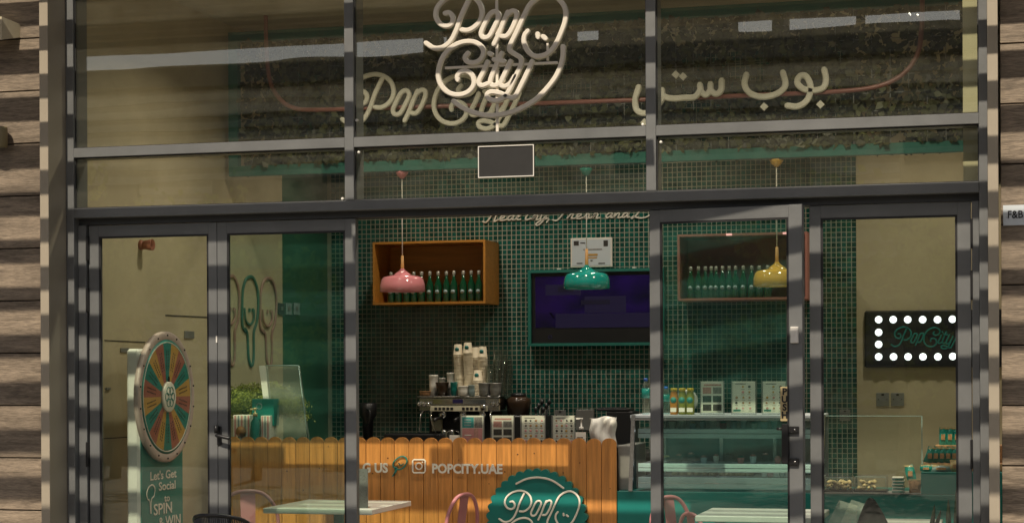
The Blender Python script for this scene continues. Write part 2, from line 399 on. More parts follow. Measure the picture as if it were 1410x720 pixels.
# ---------------------------------------------------------------- building walls either side, clad in planks
ZS = [Z_(28, y, -.10) for y in (126, 198, 270, 342, 414, 486, 558, 630)]
PH = (ZS[0] - ZS[-1]) / 7
PZ0 = ZS[-1]
def cladding(name, label, xa, xb):
    t = thing(name, label, 'wall', Vector(((xa + xb) / 2, -.1, 0)))
    MB().box((xa, -.075, 0), (xb, .2, 6)).part('backing', 'seam', t)
    k = -6
    while PZ0 + k * PH < 5.2:
        z0 = max(PZ0 + k * PH, .004)
        if z0 + .05 < PZ0 + (k + 1) * PH:
            j = random.uniform(-.0015, .0015)
            MB().box((xa, -.1 + j, z0 + .0035), (xb, -.074, PZ0 + (k + 1) * PH - .0035), bev=.0025).part('plank', 'plank', t)
        k += 1
    return t
JL0, JL1 = X_(55.0, 300, -.215), X_(66.8, 300, -.215)
JR0, JR1 = X_(1360.3, 300, -.215), X_(1375.0, 300, -.215)
cladding('clad_wall', 'wood plank wall left of the shopfront carrying two small lamps', JL0 - 2.6, JL0 + .0)
cladding('clad_wall', 'wood plank wall right of the shopfront with the small room sign', JR1 + .012, JR1 + 2.6)
t = thing('portal_frame', 'beige metal portal trim standing proud round the shopfront glazing', 'door frame', Vector((JL0, -.2, 0)))
MB().box((JL0, -.215, .003), (JL1, .05, 4.5), bev=.002).part('jamb', 'jamb', t)
MB().box((JR0, -.215, .003), (JR1, .05, 4.5), bev=.002).part('jamb', 'jamb', t)
MB().box((JL0, -.215, 4.5), (JR1, .05, 4.62), bev=.002).part('lintel', 'jamb', t)
MB().box((JL0 - 2.6, -.06, 4.62), (JR1 + 2.6, .2, 6)).single('upper_wall', 'concrete', 'plain wall of the building above the shopfront', 'wall', kind='structure')

# ---------------------------------------------------------------- glazing
FL0, FL1 = JL1 + .001, X_(101.2, 200, 0)
FR0, FR1 = X_(1347.8, 200, 0), JR0 - .001
M10, M11 = X_(474.5, 200, 0), X_(487, 200, 0)
M20, M21 = X_(889.6, 200, 0), X_(903.2, 200, 0)
T2a, T2b, T1a, T1b, TOP = 2.552, 2.612, 2.922, 2.98, 4.2
DY = .07
gz = thing('shopfront_glazing', 'grey metal frame with six fixed panes above the folding doors', 'glazing', Vector((-2.8, 0, 0)))
dep = .18
MB().box((FL0, 0, .003), (FL1, dep, TOP), bev=.002).part('side_frame', 'frame', gz)
MB().box((FR0, 0, .003), (FR1, dep, TOP), bev=.002).part('side_frame', 'frame', gz)
MB().box((FL0, 0, TOP), (FR1, dep, TOP + .3)).part('head_frame', 'frame', gz)
for a, b in ((M10, M11), (M20, M21)):
    MB().box((a, -.002, T2b), (b, dep - .003, TOP), bev=.002).part('mullion', 'frame', gz)
for (za, zb) in ((T1a, T1b),):
    for a, b in ((FL1, M10), (M11, M20), (M21, FR0)):
        MB().box((a, .0, za), (b, dep - .006, zb), bev=.002).part('transom', 'frame', gz)
MB().box((FL1, -.001, T2a), (FR0, dep - .009, T2b), bev=.003).part('transom', 'frame', gz, label='long lower transom over the doors, mostly in shade')
panes = []
for a, b in ((FL1, M10), (M11, M20), (M21, FR0)):
    for za, zb in ((T2b, T1a), (T1b, TOP)):
        MB().box((a + .001, .030, za + .001), (b - .001, .036, zb - .001)).part('glass_pane', 'glass_top', gz)
        f = MB(); w_ = .006
        f.box((a, .022, za), (b, .029, za + w_)); f.box((a, .022, zb - w_), (b, .029, zb)); f.box((a, .022, za + w_), (a + w_, .029, zb - w_)); f.box((b - w_, .022, za + w_), (b, .029, zb - w_))
        f.part('gasket', 'gasket', gz)
for (cx, cy) in ((491 + 3, 210), (471.5, 274), (491, 166), (910, 196), (885, 172), (1340, 160)):
    p = P(cx, cy, .02)
    MB().lathe(p, [(.009, .008), (.009, -.002), (.004, -.006)], 10, 'y').part('glazing_clip', 'white', gz)
# inner wall nib at right behind the panes
n0 = X_(1326, 150, .19); n1 = X_(1347.8, 150, .19)
struct(MB().box((n0, .182, T2b + .0), (n1 + .12, .30, CEIL)), 'wall_nib', 'cream_lit', 'cream end of the inner wall behind the upper panes', 'wall')
# door frame (fixed)
df = thing('door_frame', 'fixed dark door frame and track the glass doors hang in', 'door frame', Vector((-2.8, .1, 0)))
MB().box((FL1 + .001, DY - .02, .013), (X_(121, 400, DY), DY + .09, 2.512), bev=.002).part('jamb', 'frame', df)
MB().box((X_(1338.5, 400, DY), DY - .02, .013), (FR0 - .001, DY + .09, 2.512), bev=.002).part('jamb', 'frame', df)
MB().box((FL1 + .001, DY - .005, 2.514), (FR0 - .001, dep, 2.551)).part('track', 'frame_dark', df)
MB().box((FL1 + .1, DY - .01, .013), (FR0 - .1, DY + .07, .028)).part('threshold', 'steel', df)

def leaf(label, xa, xb, sl, sr, ya=DY, yb=DY, top=2.51, gm='glass_door'):
    """a framed glass leaf from (xa,ya) to (xb,yb); built in its own local frame"""
    L = math.hypot(xb - xa, yb - ya); rz = math.atan2(yb - ya, xb - xa); rail = .068
    t = thing('glass_door', label, 'door', Vector((xa, ya, .03)), rz, 'aluminium framed glass doors of the shop')
    h = top - .03; th = .052
    MB().box((0, 0, 0), (sl, th, h), bev=.002).part('stile', 'frame', t, local=True)
    MB().box((L - sr, 0, 0), (L, th, h), bev=.002).part('stile', 'frame', t, local=True)
    MB().box((sl, .0015, h - rail), (L - sr, th - .0015, h - .001)).part('top_rail', 'frame', t, local=True)
    MB().box((sl, .0015, 0.001), (L - sr, th - .0015, .12)).part('bottom_rail', 'frame', t, local=True)
    w_ = .012; f = MB(); x0, x1, z0, z1 = sl, L - sr, .12, h - rail
    f.box((x0, .004, z0), (x0 + w_, .016, z1)); f.box((x1 - w_, .004, z0), (x1, .016, z1)); f.box((x0 + w_, .004, z0), (x1 - w_, .016, z0 + w_)); f.box((x0 + w_, .004, z1 - w_), (x1 - w_, .016, z1))
    f.part('gasket', 'gasket', t, local=True)
    MB().box((x0 + .002, .02, z0 + .002), (x1 - .002, .026, z1 - .002)).part('glass_pane', gm, t, local=True)
    return t, L, h
YH = 400
A0, A1 = X_(122.6, YH, DY), X_(298.6, YH, DY)
B0, B1 = X_(299.2, YH, DY), X_(489.8, YH, DY)
C0, C1 = X_(894.5, YH, DY), None
D0x, D1x = X_(1114.8, YH, DY), X_(1337.3, YH, DY)
la, L_, h_ = leaf('leftmost glass door, with the prize wheel standing behind it', A0, A1, .066, .055)
lb, L_, h_ = leaf('glass door with a black lever handle, left of the open doorway', B0, B1, .064, .066, gm='glass_painted_reflection')
pc = P(1104.5, YH, -.07)
lc, LC, hC = leaf('glass door standing ajar with a push sign and black pull handle', C0, pc.x, .062, .076, DY, -.07, gm='glass_painted_reflection_pale')
ld, L_, h_ = leaf('rightmost glass door, closed in front of the lit bulb sign', D0x, D1x, .062, .072)
# hinges (left of leaf A, right of leaf D)
for yy in (342, 413, 625):
    p = P(122.0, yy, DY)
    MB().box((p.x - .006, DY - .028, p.z - .075), (p.x + .007, DY + .0, p.z + .075), bev=.002).part('hinge', 'black', df)
    p = P(1338.0, yy - (20 if yy < 600 else 0), DY)
    MB().box((p.x - .007, DY - .028, p.z - .08), (p.x + .006, DY + .0, p.z + .08), bev=.002).part('hinge', 'black', df)
# lever handle on leaf B
def locl(root, p):  # world point -> root local
    return Matrix.Rotation(-root.rotation_euler.z, 3, 'Z') @ (Vector(p) - root.location)
q = locl(lb, P(303, 600, DY))
hb = MB().box((q.x - .017, -.012, q.z - .055), (q.x + .012, 0, q.z + .06), bev=.004).part('handle', 'black', lb, local=True)
MB().tube(catmull([(q.x - .0, -.012, q.z + .005), (q.x + .0, -.05, q.z + .005), (q.x + .03, -.058, q.z + .0), (q.x + .09, -.058, q.z - .012)]), .011, 8).tube([(q.x - .01, -.03, q.z + .02), (q.x - .012, -.034, q.z + .065)], .014, 8).part('lever', 'black', hb, local=True)
q = locl(lb, P(296.5, 467, DY)); MB().box((q.x + .006, -.006, q.z - .02), (q.x + .014, 0, q.z + .02)).part('latch', 'white', lb, local=True)
# pull handle, lock and push plate on leaf C
q1 = locl(lc, P(1093, 590, -.06)); q2 = locl(lc, P(1093, 634, -.06))
xh = q1.x - .035
hd = MB().box((xh - .022, -.045, q2.z - .015), (xh + .014, -.022, q1.z + .028), bev=.004).part('pull_handle', 'black', lc, local=True)
for q in (q1, q2):
    MB().box((q.x - .03, -.024, q.z - .022), (q.x + .032, -.0, q.z + .014), bev=.003).part('mounting_plate', 'black', hd, local=True)
    MB().lathe((q.x + .012, -.024, q.z - .004), [(.006, 0), (.006, -.003)], 8, 'y').part('screw', 'steel', hd, local=True)
MB().tube([(xh - .05, -.035, q1.z + .0), (xh - .02, -.035, q1.z)], .008, 8).part('latch', 'black', hd, local=True)
q = locl(lc, P(1095, 461, -.06))
MB().box((q.x - .022, -.02, q.z - .045), (q.x + .022, -.0, q.z + .045), bev=.003).part('lock_case', 'white', lc, local=True)
q = locl(lc, P(1080, 556, -.05)); pw = .025; ph = .095
pl = MB().box((q.x - pw, .010, q.z - ph), (q.x + pw, .0195, q.z + ph), bev=.002).part('push_sign', 'brass', lc, local=True, label='cream door plate reading PUSH')
for k, ch in enumerate('PUSH'):
    cu = text(ch, 'letter', 'black', None, (0, 0, 0), .050, ext=.001, al='CENTER', off=.002)
    cu.parent = pl; cu.location = (q.x, .0085, q.z + .052 - k * .043)

# ================================================================== LOGO STROKES (traced, 3.7875 units per pixel)
P_SWIRL = [(165, 74), (190, 72), (207, 98), (200, 128), (172, 140), (140, 128), (118, 92), (124, 48), (156, 8), (205, -18), (258, -27), (310, -12), (345, 22), (358, 68), (348, 112), (318, 146), (284, 162), (252, 160)]
P_STEM = [(292, 0), (268, 48), (245, 100), (226, 158), (196, 216), (155, 250), (108, 254), (66, 228)]
O_ = [(432, 66), (402, 76), (374, 126), (354, 176), (366, 200), (396, 192), (424, 142), (446, 92)]
P2_STEM = [(494, 66), (470, 120), (444, 186), (420, 236)]
P2_BOWL = [(486, 84), (516, 62), (538, 72), (534, 108), (510, 162), (486, 192), (460, 194)]
POPS_R = [(648, -6), (700, -22), (752, -4), (790, 46), (792, 110), (764, 190), (730, 254), (690, 288), (640, 298), (600, 274), (578, 228), (580, 190), (598, 165)]
POPS_L = [(648, -6), (608, 28), (578, 84), (542, 164), (506, 240), (504, 268), (530, 286), (560, 308), (560, 345), (530, 410), (502, 470), (476, 508), (436, 528), (394, 518), (386, 494), (412, 482), (456, 490), (500, 510), (530, 506), (560, 452), (598, 374), (620, 322)]
EYES = [[(648, 180), (651, 198)], [(676, 194), (690, 206)]]
C_ = [(286, 280), (270, 304), (284, 326), (322, 330), (356, 308), (366, 270), (344, 236), (298, 220), (238, 230), (182, 266), (146, 320), (130, 388), (144, 446), (184, 486), (240, 498), (290, 480), (316, 442), (310, 400), (280, 376), (246, 380), (230, 402), (232, 420)]
I_ = [(388, 325), (366, 378), (342, 428), (356, 450), (394, 438)]
IDOT = [(396, 282), (408, 288)]
T_ = [(462, 280), (430, 350), (402, 424), (412, 448), (442, 444), (468, 420)]
TBAR = [(420, 314), (474, 324)]
Y_ = [(508, 322), (482, 378), (456, 438), (474, 454), (504, 440), (530, 400)]
ARC = [(780, 245), (778, 310), (750, 390), (700, 460), (640, 520), (560, 568), (470, 598), (380, 604), (300, 584), (244, 556), (210, 530)]
YTAIL = [(560, 345), (530, 410), (502, 470), (476, 508), (436, 528), (394, 518), (386, 494), (412, 482), (456, 490), (500, 510), (530, 506), (560, 452), (598, 374), (620, 322)]
TOPARC = [(205, -92), (300, -130), (400, -140), (520, -120), (640, -62)]
POP = [('P', P_SWIRL, 0), ('P', P_STEM, 0), ('o', O_, 1), ('p', P2_STEM, 0), ('p', P2_BOWL, 0)]
CITY = [('C', C_, 0), ('i', I_, 0), ('i', IDOT, 0), ('t', T_, 0), ('t', TBAR, 0), ('y', Y_, 0), ('y', YTAIL, 0)]
LOGO = POP + [('s', POPS_R, 0), ('s', POPS_L, 0), ('e', EYES[0], 0), ('e', EYES[1], 0)] + [c for c in CITY if c[1] is not YTAIL]
def strokes(parent, lst, fn, Y, w, dp, material, names='letter_stroke', seg=5, flat=False):
    k = 0
    for _, pts, cl in lst:
        q = catmull([Vector((fx, fy, 0)) for fx, fy in pts], bool(cl), seg)
        k += 1
        yy = Y - (k % 4) * (.0012 if not flat else .0003)       # crossing strokes never share a plane
        w3 = [P(*fn(v.x, v.y), yy) for v in q]
        MB().ribbon(w3, w, dp, closed=bool(cl)).part(names, material, parent)

# ------------------------------------------------------------------ sign fixed close in front of the upper middle pane
YL = .0265
sp = P(690, 90, YL)
sg = thing('logo_sign', 'large white looping script sign mounted in front of the upper middle pane', 'sign', sp)
fn = lambda x, y: (570 + x / 3.7875, y / 3.7875)
strokes(sg, LOGO + [('a', ARC, 0), ('a', TOPARC, 0)], fn, YL, .0285, .024, 'signwhite')
a = P(684.5, 100, .02)
MB().box((a.x - .008, .0165, T1b + .003), (a.x + .008, .0235, TOP - .02)).part('rod', 'signwhite', sg)
a = P(613, 94.5, .02); b = P(768, 86, .02)
MB().box((a.x, .0145, (a.z + b.z) / 2 - .007), (b.x, .0215, (a.z + b.z) / 2 + .007)).part('crossbar', 'signwhite', sg)
a = P(754, 60, .02); MB().box((a.x - .006, .0155, Z_(754, 84, .02)), (a.x + .006, .0225, a.z)).part('rod', 'signwhite', sg)

# small dark panel in the lower middle pane
a = P(659, 202, .02); b = P(736, 243, .02)
t = thing('glazing_panel', 'small dark rectangular panel with a pale edge in the middle pane below the sign', 'panel', Vector(((a.x + b.x) / 2, .02, b.z)))
zt = min(a.z, T1a - .004)
MB().box((a.x, .012, b.z), (b.x, .0285, zt), bev=.002).part('panel_board', 'black_matt', t)
f = MB(); e = .005
f.box((a.x, .006, b.z), (b.x, .0115, b.z + e)); f.box((a.x, .006, zt - e), (b.x, .0115, zt)); f.box((a.x, .006, b.z + e), (a.x + e, .0115, zt - e)); f.box((b.x - e, .006, b.z + e), (b.x, .0115, zt - e))
f.part('edge_trim', 'white', t)

# room sign, wall lamps
a = P(1381, 283, -.108); b = P(1418, 310, -.108)
t = thing('room_sign', 'small white wall plate reading F&B on the planks', 'sign', Vector(((a.x + b.x) / 2, -.11, b.z)))
MB().box((a.x, -.115, b.z), (b.x, -.1025, a.z), bev=.001).part('plate', 'plate_white', t)
text('F&B', 'lettering', 'black', t, Vector((X_(1387, 300, -.116), -.1165, Z_(1387, 300.5, -.116))), .056, w=(X_(1408, 300, -.116) - X_(1387, 300, -.116)), ext=.0008, off=.0008)
a = P(-14, 28, -.2); b = P(13, 52, -.2)
t = thing('wall_lamp', 'square cream wall lamp near the top of the plank wall', 'wall lamp', Vector(((a.x + b.x) / 2, -.15, b.z)))
c0 = P(-12, 40, -.2); w2 = .055
x0, x1, z0, z1 = X_(-20, 40, -.2), X_(12.5, 40, -.2), Z_(0, 58, -.2), Z_(0, 24, -.2)
MB().add([(x0, -.26, z0), (x1 - .015, -.26, z0), (x1 - .015, -.26, z1 - .01), (x0, -.26, z1 - .01), (x0, -.1, z0 + .03), (x1 + .02, -.1, z0 + .04), (x1 + .02, -.1, z1 - .03), (x0, -.1, z1 - .03)],
         [(0, 1, 2, 3), (4, 7, 6, 5), (0, 4, 5, 1), (1, 5, 6, 2), (2, 6, 7, 3), (3, 7, 4, 0)]).part('lamp_body', 'lampcream', t)
MB().box((x0 + .03, -.268, z0 + .015), (x1 - .03, -.2605, z1 - .025)).part('lens', 'frosted', t)
c0 = P(-3, 189, -.18)
t = thing('wall_lamp', 'round olive metal wall spotlight on the planks beside the glazing', 'wall lamp', c0)
MB().lathe(c0 + Vector((0, 0, -.0)), [(.055, -.062), (.058, -.058), (.058, .055), (.055, .062)], 24, 'z').part('lamp_body', 'lampolive', t)
MB().box((c0.x - .02, -.14, c0.z - .03), (c0.x + .02, -.1, c0.z + .03)).part('bracket', 'lampolive', t)
MB().lathe(c0 + Vector((0, 0, -.064)), [(.045, 0), (.045, .004)], 20, 'z').part('lens', 'frosted', t)

# ================================================================== PERGOLA (casts the stripes), building across the way
HP = 4.5; SPC = .289 / TAN; gapc = -(HP - 3.26) / TAN
pg = thing('pergola', 'slatted wooden pergola over the pavement in front of the shop', 'pergola', Vector((-3, -4, 0)))
sl = MB().box((-7, -.05, -.025), (7, .05, .025)).mesh('slat', 'slatwood')
k = 0
for i in range(-3, 30):
    y = gapc - SPC / 2 - i * SPC
    if y > -.35 or y < -4.35: continue
    yend = y
    if abs((HP + y * TAN) - 2.825) < .06:            # lengths left out by design to let sun onto the counter
        for xa_, xb_ in ((-10, -5.05), (-3.99, -3.75), (-2.23, -1.99), (-.62, 4)):
            MB().box((xa_, y - .05, HP - .025), (xb_, y + .05, HP + .025)).part('slat', 'slatwood', pg)
        continue
    if abs((HP + y * TAN) - 2.536) < .06:            # over the doorway: added thin and shifted slats that shape the sun band inside
        for xa_, xb_ in ((-10, -3.84), (-2.22, 4)):
            MB().box((xa_, y - .05, HP - .025), (xb_, y + .05, HP + .025)).part('slat', 'slatwood', pg)
        for hc, hw_ in ((2.583, .0125), (2.405, .052)):
            yy = (hc - HP) / TAN
            MB().box((-3.839, yy - hw_, HP - .025), (-2.221, yy + hw_, HP + .025)).part('slat', 'slatwood', pg)
        continue
    o = bpy.data.objects.new('slat', sl); COL.objects.link(o); o.parent = pg; o.location = Vector((-3, y, HP)) - pg.location
for x in (-9.6, 3.6):
    MB().box((x - .05, yend - .2, HP + .026), (x + .05, -.3, HP + .22)).part('beam', 'slatwood', pg)
MB().box((-10, yend - .3, HP - .1), (4, yend - .2, HP + .22)).part('beam', 'slatwood', pg)
for x in (-8.8, -4.6, 3.4):
    MB().box((x - .07, yend - .32, 0), (x + .07, yend - .18, HP - .101)).part('post', 'frame_dark', pg)
ob = thing('opposite_building', 'long two storey building standing across the plaza behind the photographer', 'building', Vector((-6, -30, 0)))
def far(px, py):                                     # the point across the plaza that the panes mirror at this pixel
    q = P(px, py, 27.6); return Vector((q.x, -27.6, q.z))
MB().box((-45, -36, .0), (30, -28, 8.0)).part('wall', 'facade_far', ob)
zr0 = far(115, 96).z; zr1 = far(1250, 33).z  # roof heights shaped to leave a strip of sky for the panes to mirror
MB().box((-45, -29, 8.0), (far(610, 80).x, -27.6, zr0)).part('roof_edge', 'facade_far', ob)
MB().box((far(610, 80).x + .01, -29, 8.0), (30, -27.6, zr1)).part('roof_edge', 'facade_far', ob)
for xa_, xb_ in ((612, 776), (822, 1004), (1062, 1078), (1178, 1185), (1322, 1500)):  # added blocks that break up the mirrored sky strip
    MB().box((far(xa_, 60).x, -28.9, zr1 - .3), (far(xb_, 60).x, -27.7, zr1 + 1.2)).part('sky_blocker', 'facade_far', ob)
for k in range(26):
    MB().box((-45, -27.98, .4 + k * .29), (30, -27.9, .4 + k * .29 + .17)).part('louvre', 'louvre', ob)
for k in range(14):
    x = -42 + k * 5
    f = MB().box((x, -27.96, 3.9), (x + 3.2, -27.84, 5.9)).part('window', 'black', ob)
    MB().box((x, -27.96, 0.3), (x + 3.2, -27.84, 2.7)).part('window', 'black', ob)

for k, px in enumerate((150, 345, 600, 935, 985, 1240)):  # unseen columns and trees, added for the door glass to mirror
    q = P(px, 500, 15.0)
    if k in (3, 4):
        t = thing('reflection_column', ['unseen pale column added for its reflection, nearer one', 'unseen pale column added for its reflection, farther one'][k - 3], 'column', Vector((q.x, -15, 0)))
        MB().box((q.x - .22, -15.2, 0), (q.x + .22, -14.8, 3.1)).part('shaft', 'concrete', t); MB().box((q.x - .3, -15.3, 3.1), (q.x + .3, -14.7, 3.25)).part('cap', 'concrete', t)
        continue
    t = thing('reflection_tree', ['first', 'second', 'third', '', '', 'fourth'][k] + ' small green tree from the left, unseen and added for its reflection', 'tree', Vector((q.x, -15, 0)), 0, 'unseen trees added for green reflections')
    MB().tube(catmull([(q.x, -15, 0), (q.x + .05, -15.02, 1.0), (q.x - .03, -15, 2.0), (q.x + .1, -15, 3.0)]), .09, 8, r2=.03).part('trunk', 'slatwood', t)
    cr_ = MB()
    cl_ = [Vector((q.x + random.gauss(0, .6), -15 + random.gauss(0, .5), 2.9 + random.gauss(0, .5))) for _ in range(16)]
    for _ in range(1500):
        c_ = random.choice(cl_) + Vector((random.gauss(0, .22), random.gauss(0, .22), random.gauss(0, .18))); an = random.uniform(0, 6.28); s_ = random.uniform(.04, .09)
        u_ = Vector((math.cos(an), random.uniform(-.6, .6), math.sin(an))) * s_; v_ = Vector((-math.sin(an), random.uniform(-.6, .6), math.cos(an))) * s_ * .6
        cr_.add([c_ - u_, c_ - v_, c_ + u_, c_ + v_], [(0, 1, 2, 3)])
    cr_.part('crown', 'leaf_light', t, kind='stuff')

# ================================================================== HANGING TRELLIS, NEON LINE AND LETTERS
YT = 2.25
tl = P(315, 243, YT); zb = tl.z; zt = 4.08; x0, x1 = tl.x, .35
tr = thing('hanging_trellis', 'teal framed ivy screen hanging from the ceiling behind the upper panes', 'trellis', Vector(((x0 + x1) / 2, YT, zb)))
bd = .072
MB().box((x0, YT, zb), (x1, YT + .06, zb + bd)).part('frame_bar', 'teal_frame', tr)
MB().box((x0, YT, zt - bd), (x1, YT + .06, zt)).part('frame_bar', 'teal_frame', tr)
MB().box((x0, YT - .001, zb + bd), (x0 + bd, YT + .059, zt - bd)).part('frame_bar', 'teal_frame', tr)
MB().box((x1 - bd, YT - .001, zb + bd), (x1, YT + .059, zt - bd)).part('frame_bar', 'teal_frame', tr)
wg = MB(); x = x0 + bd + .1
while x < x1 - bd:
    wg.box((x - .0025, YT + .028, zb + bd), (x + .0025, YT + .033, zt - bd)); x += .12
z = zb + bd + .1
while z < zt - bd:
    wg.box((x0 + bd, YT + .034, z - .0025), (x1 - bd, YT + .039, z + .0025)); z += .12
wg.part('wire_mesh', 'greymetal', tr, kind='stuff')
lv = MB(); lv2 = MB()
for i in range(15000):
    x = random.uniform(x0 + .09, x1 - .09); u = random.random()
    z = zb + bd * .3 + (zt - zb - bd) * u
    if random.random() < .10: z = zb + random.gauss(.05, .045)
    if z < zb + .02: continue
    if random.random() < .28 * max(0, math.sin(x * 7.3 + 3 * math.sin(z * 5)) * math.sin(z * 9 + x * 2)) * 2.4: continue
    y = YT + (random.uniform(-.03, .10) if zb + bd < z < zt - bd else random.uniform(.065, .11)); s_ = random.uniform(.016, .038)
    a = random.uniform(0, 2 * PI); tilt = random.uniform(-.9, .9); c = Vector((x, y, z))
    u_ = Vector((math.cos(a), tilt * .5, math.sin(a))).normalized() * s_; v_ = Vector((-math.sin(a), random.uniform(-.8, .8), math.cos(a))).normalized() * s_ * .8
    lv.add([c - u_, c - v_ * .9 - u_ * .2, c + u_ * 1.1, c + v_ * .9 - u_ * .2], [(0, 1, 2, 3)])
ivy = lv.part('ivy', 'leaf', tr, kind='stuff')
MB().tube(catmull([P(*q, YT - .13) for q in ((366, -30), (366, 20), (367, 70), (372, 112), (384, 135), (402, 148), (430, 151.5), (520, 149), (700, 144), (900, 137), (1050, 131), (1150, 126.5), (1205, 120), (1240, 105), (1262, 78), (1269, 40), (1270, -10))], seg=6), .016, 8).single('neon_tube', 'neonpink', 'long pink tube line curving across the ivy screen', 'light tube')
si = thing('script_letters', 'white script shop name on the ivy screen behind the glass', 'sign', P(600, 140, YT - .16))
s1 = .243
strokes(si, POP, lambda x, y: (553 + (x - 400) * s1, 141 + (y - 130) * s1), YT - .15, .033, .02, 'letterwhite')
s2 = .24
strokes(si, CITY, lambda x, y: (598 + (x - 130) * s2, 104 + (y - 220) * s2), YT - .15, .033, .02, 'letterwhite')
ar = thing('arabic_letters', 'white Arabic lettering on the ivy screen behind the right pane', 'sign', P(1010, 130, YT - .16))
AR = [[(410, 192), (415, 220), (408, 242), (386, 250), (370, 246)],
      [(372, 250), (352, 246), (336, 230), (342, 212), (358, 210), (370, 228), (372, 252), (362, 278), (338, 294), (308, 292)],
      [(196, 206), (191, 234), (206, 258), (242, 268), (282, 258), (303, 236), (296, 200)],
      [(128, 222), (126, 250), (112, 260), (99, 250), (97, 232)], [(98, 248), (86, 262), (72, 254), (68, 234)],
      [(69, 250), (54, 268), (26, 270), (0, 272), (-22, 270), (-34, 262), (-36, 248)],
      [(-30, 264), (-48, 290), (-78, 312), (-104, 306), (-110, 276), (-100, 240)]]
for s_ in AR:
    q = catmull([Vector((a, b, 0)) for a, b in s_])
    MB().ribbon([P(930 + v.x / 2, v.y / 2, YT - .15 - .001 * (len(s_) % 4)) for v in q], .041, .02).part('letter_stroke', 'letterwhite', ar)
for (a, b) in ((400, 289), (245, 295), (2, 207), (22, 212), (-62, 334), (-84, 338)):
    c = P(930 + a / 2, b / 2, YT - .15); r_ = .028
    MB().prism([(c.x - r_, c.z), (c.x, c.z - r_), (c.x + r_, c.z), (c.x, c.z + r_)], 1, c.y - .02, c.y).part('letter_dot', 'letterwhite', ar)

# cursive slogan on the tiles (its upper half hides behind the door head)
sl = thing('slogan_lettering', 'pale cursive slogan running along the top of the tiled wall', 'lettering', P(780, 300, YB - .03))
def cur(word, x, w):   # simple joined cursive, x in pixels, unit width w
    G = {'H': [[(.1, -14), (.25, -17), (.15, -6), (-.15, 2), (-.6, 1)], [(.9, -17), (.75, -6), (.8, 1), (1.1, -1)], [(.1, -8), (.9, -9)]],
         'F': [[(0, -14), (.6, -17), (1.2, -16)], [(.6, -16), (.4, -5), (0, 2), (-.5, 1)], [(.3, -8), (.9, -9)]],
         'D': [[(.3, -15), (.1, -4), (-.4, 2), (-.3, -1), (.5, 1), (1.3, 0), (1.9, -6), (1.4, -14), (.4, -17), (-.4, -12)]],
         'e': [[(0, -1), (.5, -4), (.5, -7), (.15, -6), (.1, -1), (.5, 0), (1, -2)]],
         'a': [[(.7, -6), (.3, -7), (.05, -3), (.3, 0), (.7, -5), (.65, -1), (1, -1)]],
         'l': [[(0, -1), (.5, -8), (.45, -14), (.2, -9), (.25, -1), (.7, -1)]],
         't': [[(.5, -13), (.25, -3), (.4, 0), (.9, -2)], [(.1, -9), (.8, -10)]],
         'h': [[(0, -1), (.45, -8), (.4, -14), (.1, 0), (.4, -6), (.65, -5), (.6, 0), (1, -1)]],
         'y': [[(.1, -6), (.1, -1), (.4, 0), (.75, -6), (.5, 3), (.1, 8), (-.2, 6), (.3, 1), (1, -2)]],
         'r': [[(0, -1), (.3, -7), (.6, -6), (.5, -1), (.9, -1)]],
         's': [[(0, -1), (.4, -7), (.6, -2), (.2, 0), (.9, -1)]],
         'u': [[(.1, -6), (.1, -1), (.4, 0), (.75, -6), (.7, -1), (1, -1)]],
         'n': [[(.05, -6), (.0, 0), (.3, -6), (.6, -5), (.55, 0), (1, -1)]],
         'd': [[(.6, -6), (.2, -6), (.05, -2), (.3, 0), (.65, -5), (.9, -14), (.65, -1), (1, -1)]],
         ',': [[(.2, 0), (.05, 4)]], ' ': []}
    for ch in word:
        for st in G[ch]:
            q = catmull([Vector((x + (a + (-b) * .035) * w, 301.5 + b - (x - 780) * .024, 0)) for a, b in st], seg=3)
            MB().ribbon([P(v.x, v.y, YB - .012) for v in q], .0125, .006).part('letter_stroke', 'letterwhite', sl)
        x += w * {'H': 1.3, 'F': 1.2, 'D': 2, ' ': .7, ',': .5}.get(ch, 1)
cur('Healthy, Fresh and D', 672, 11.2)

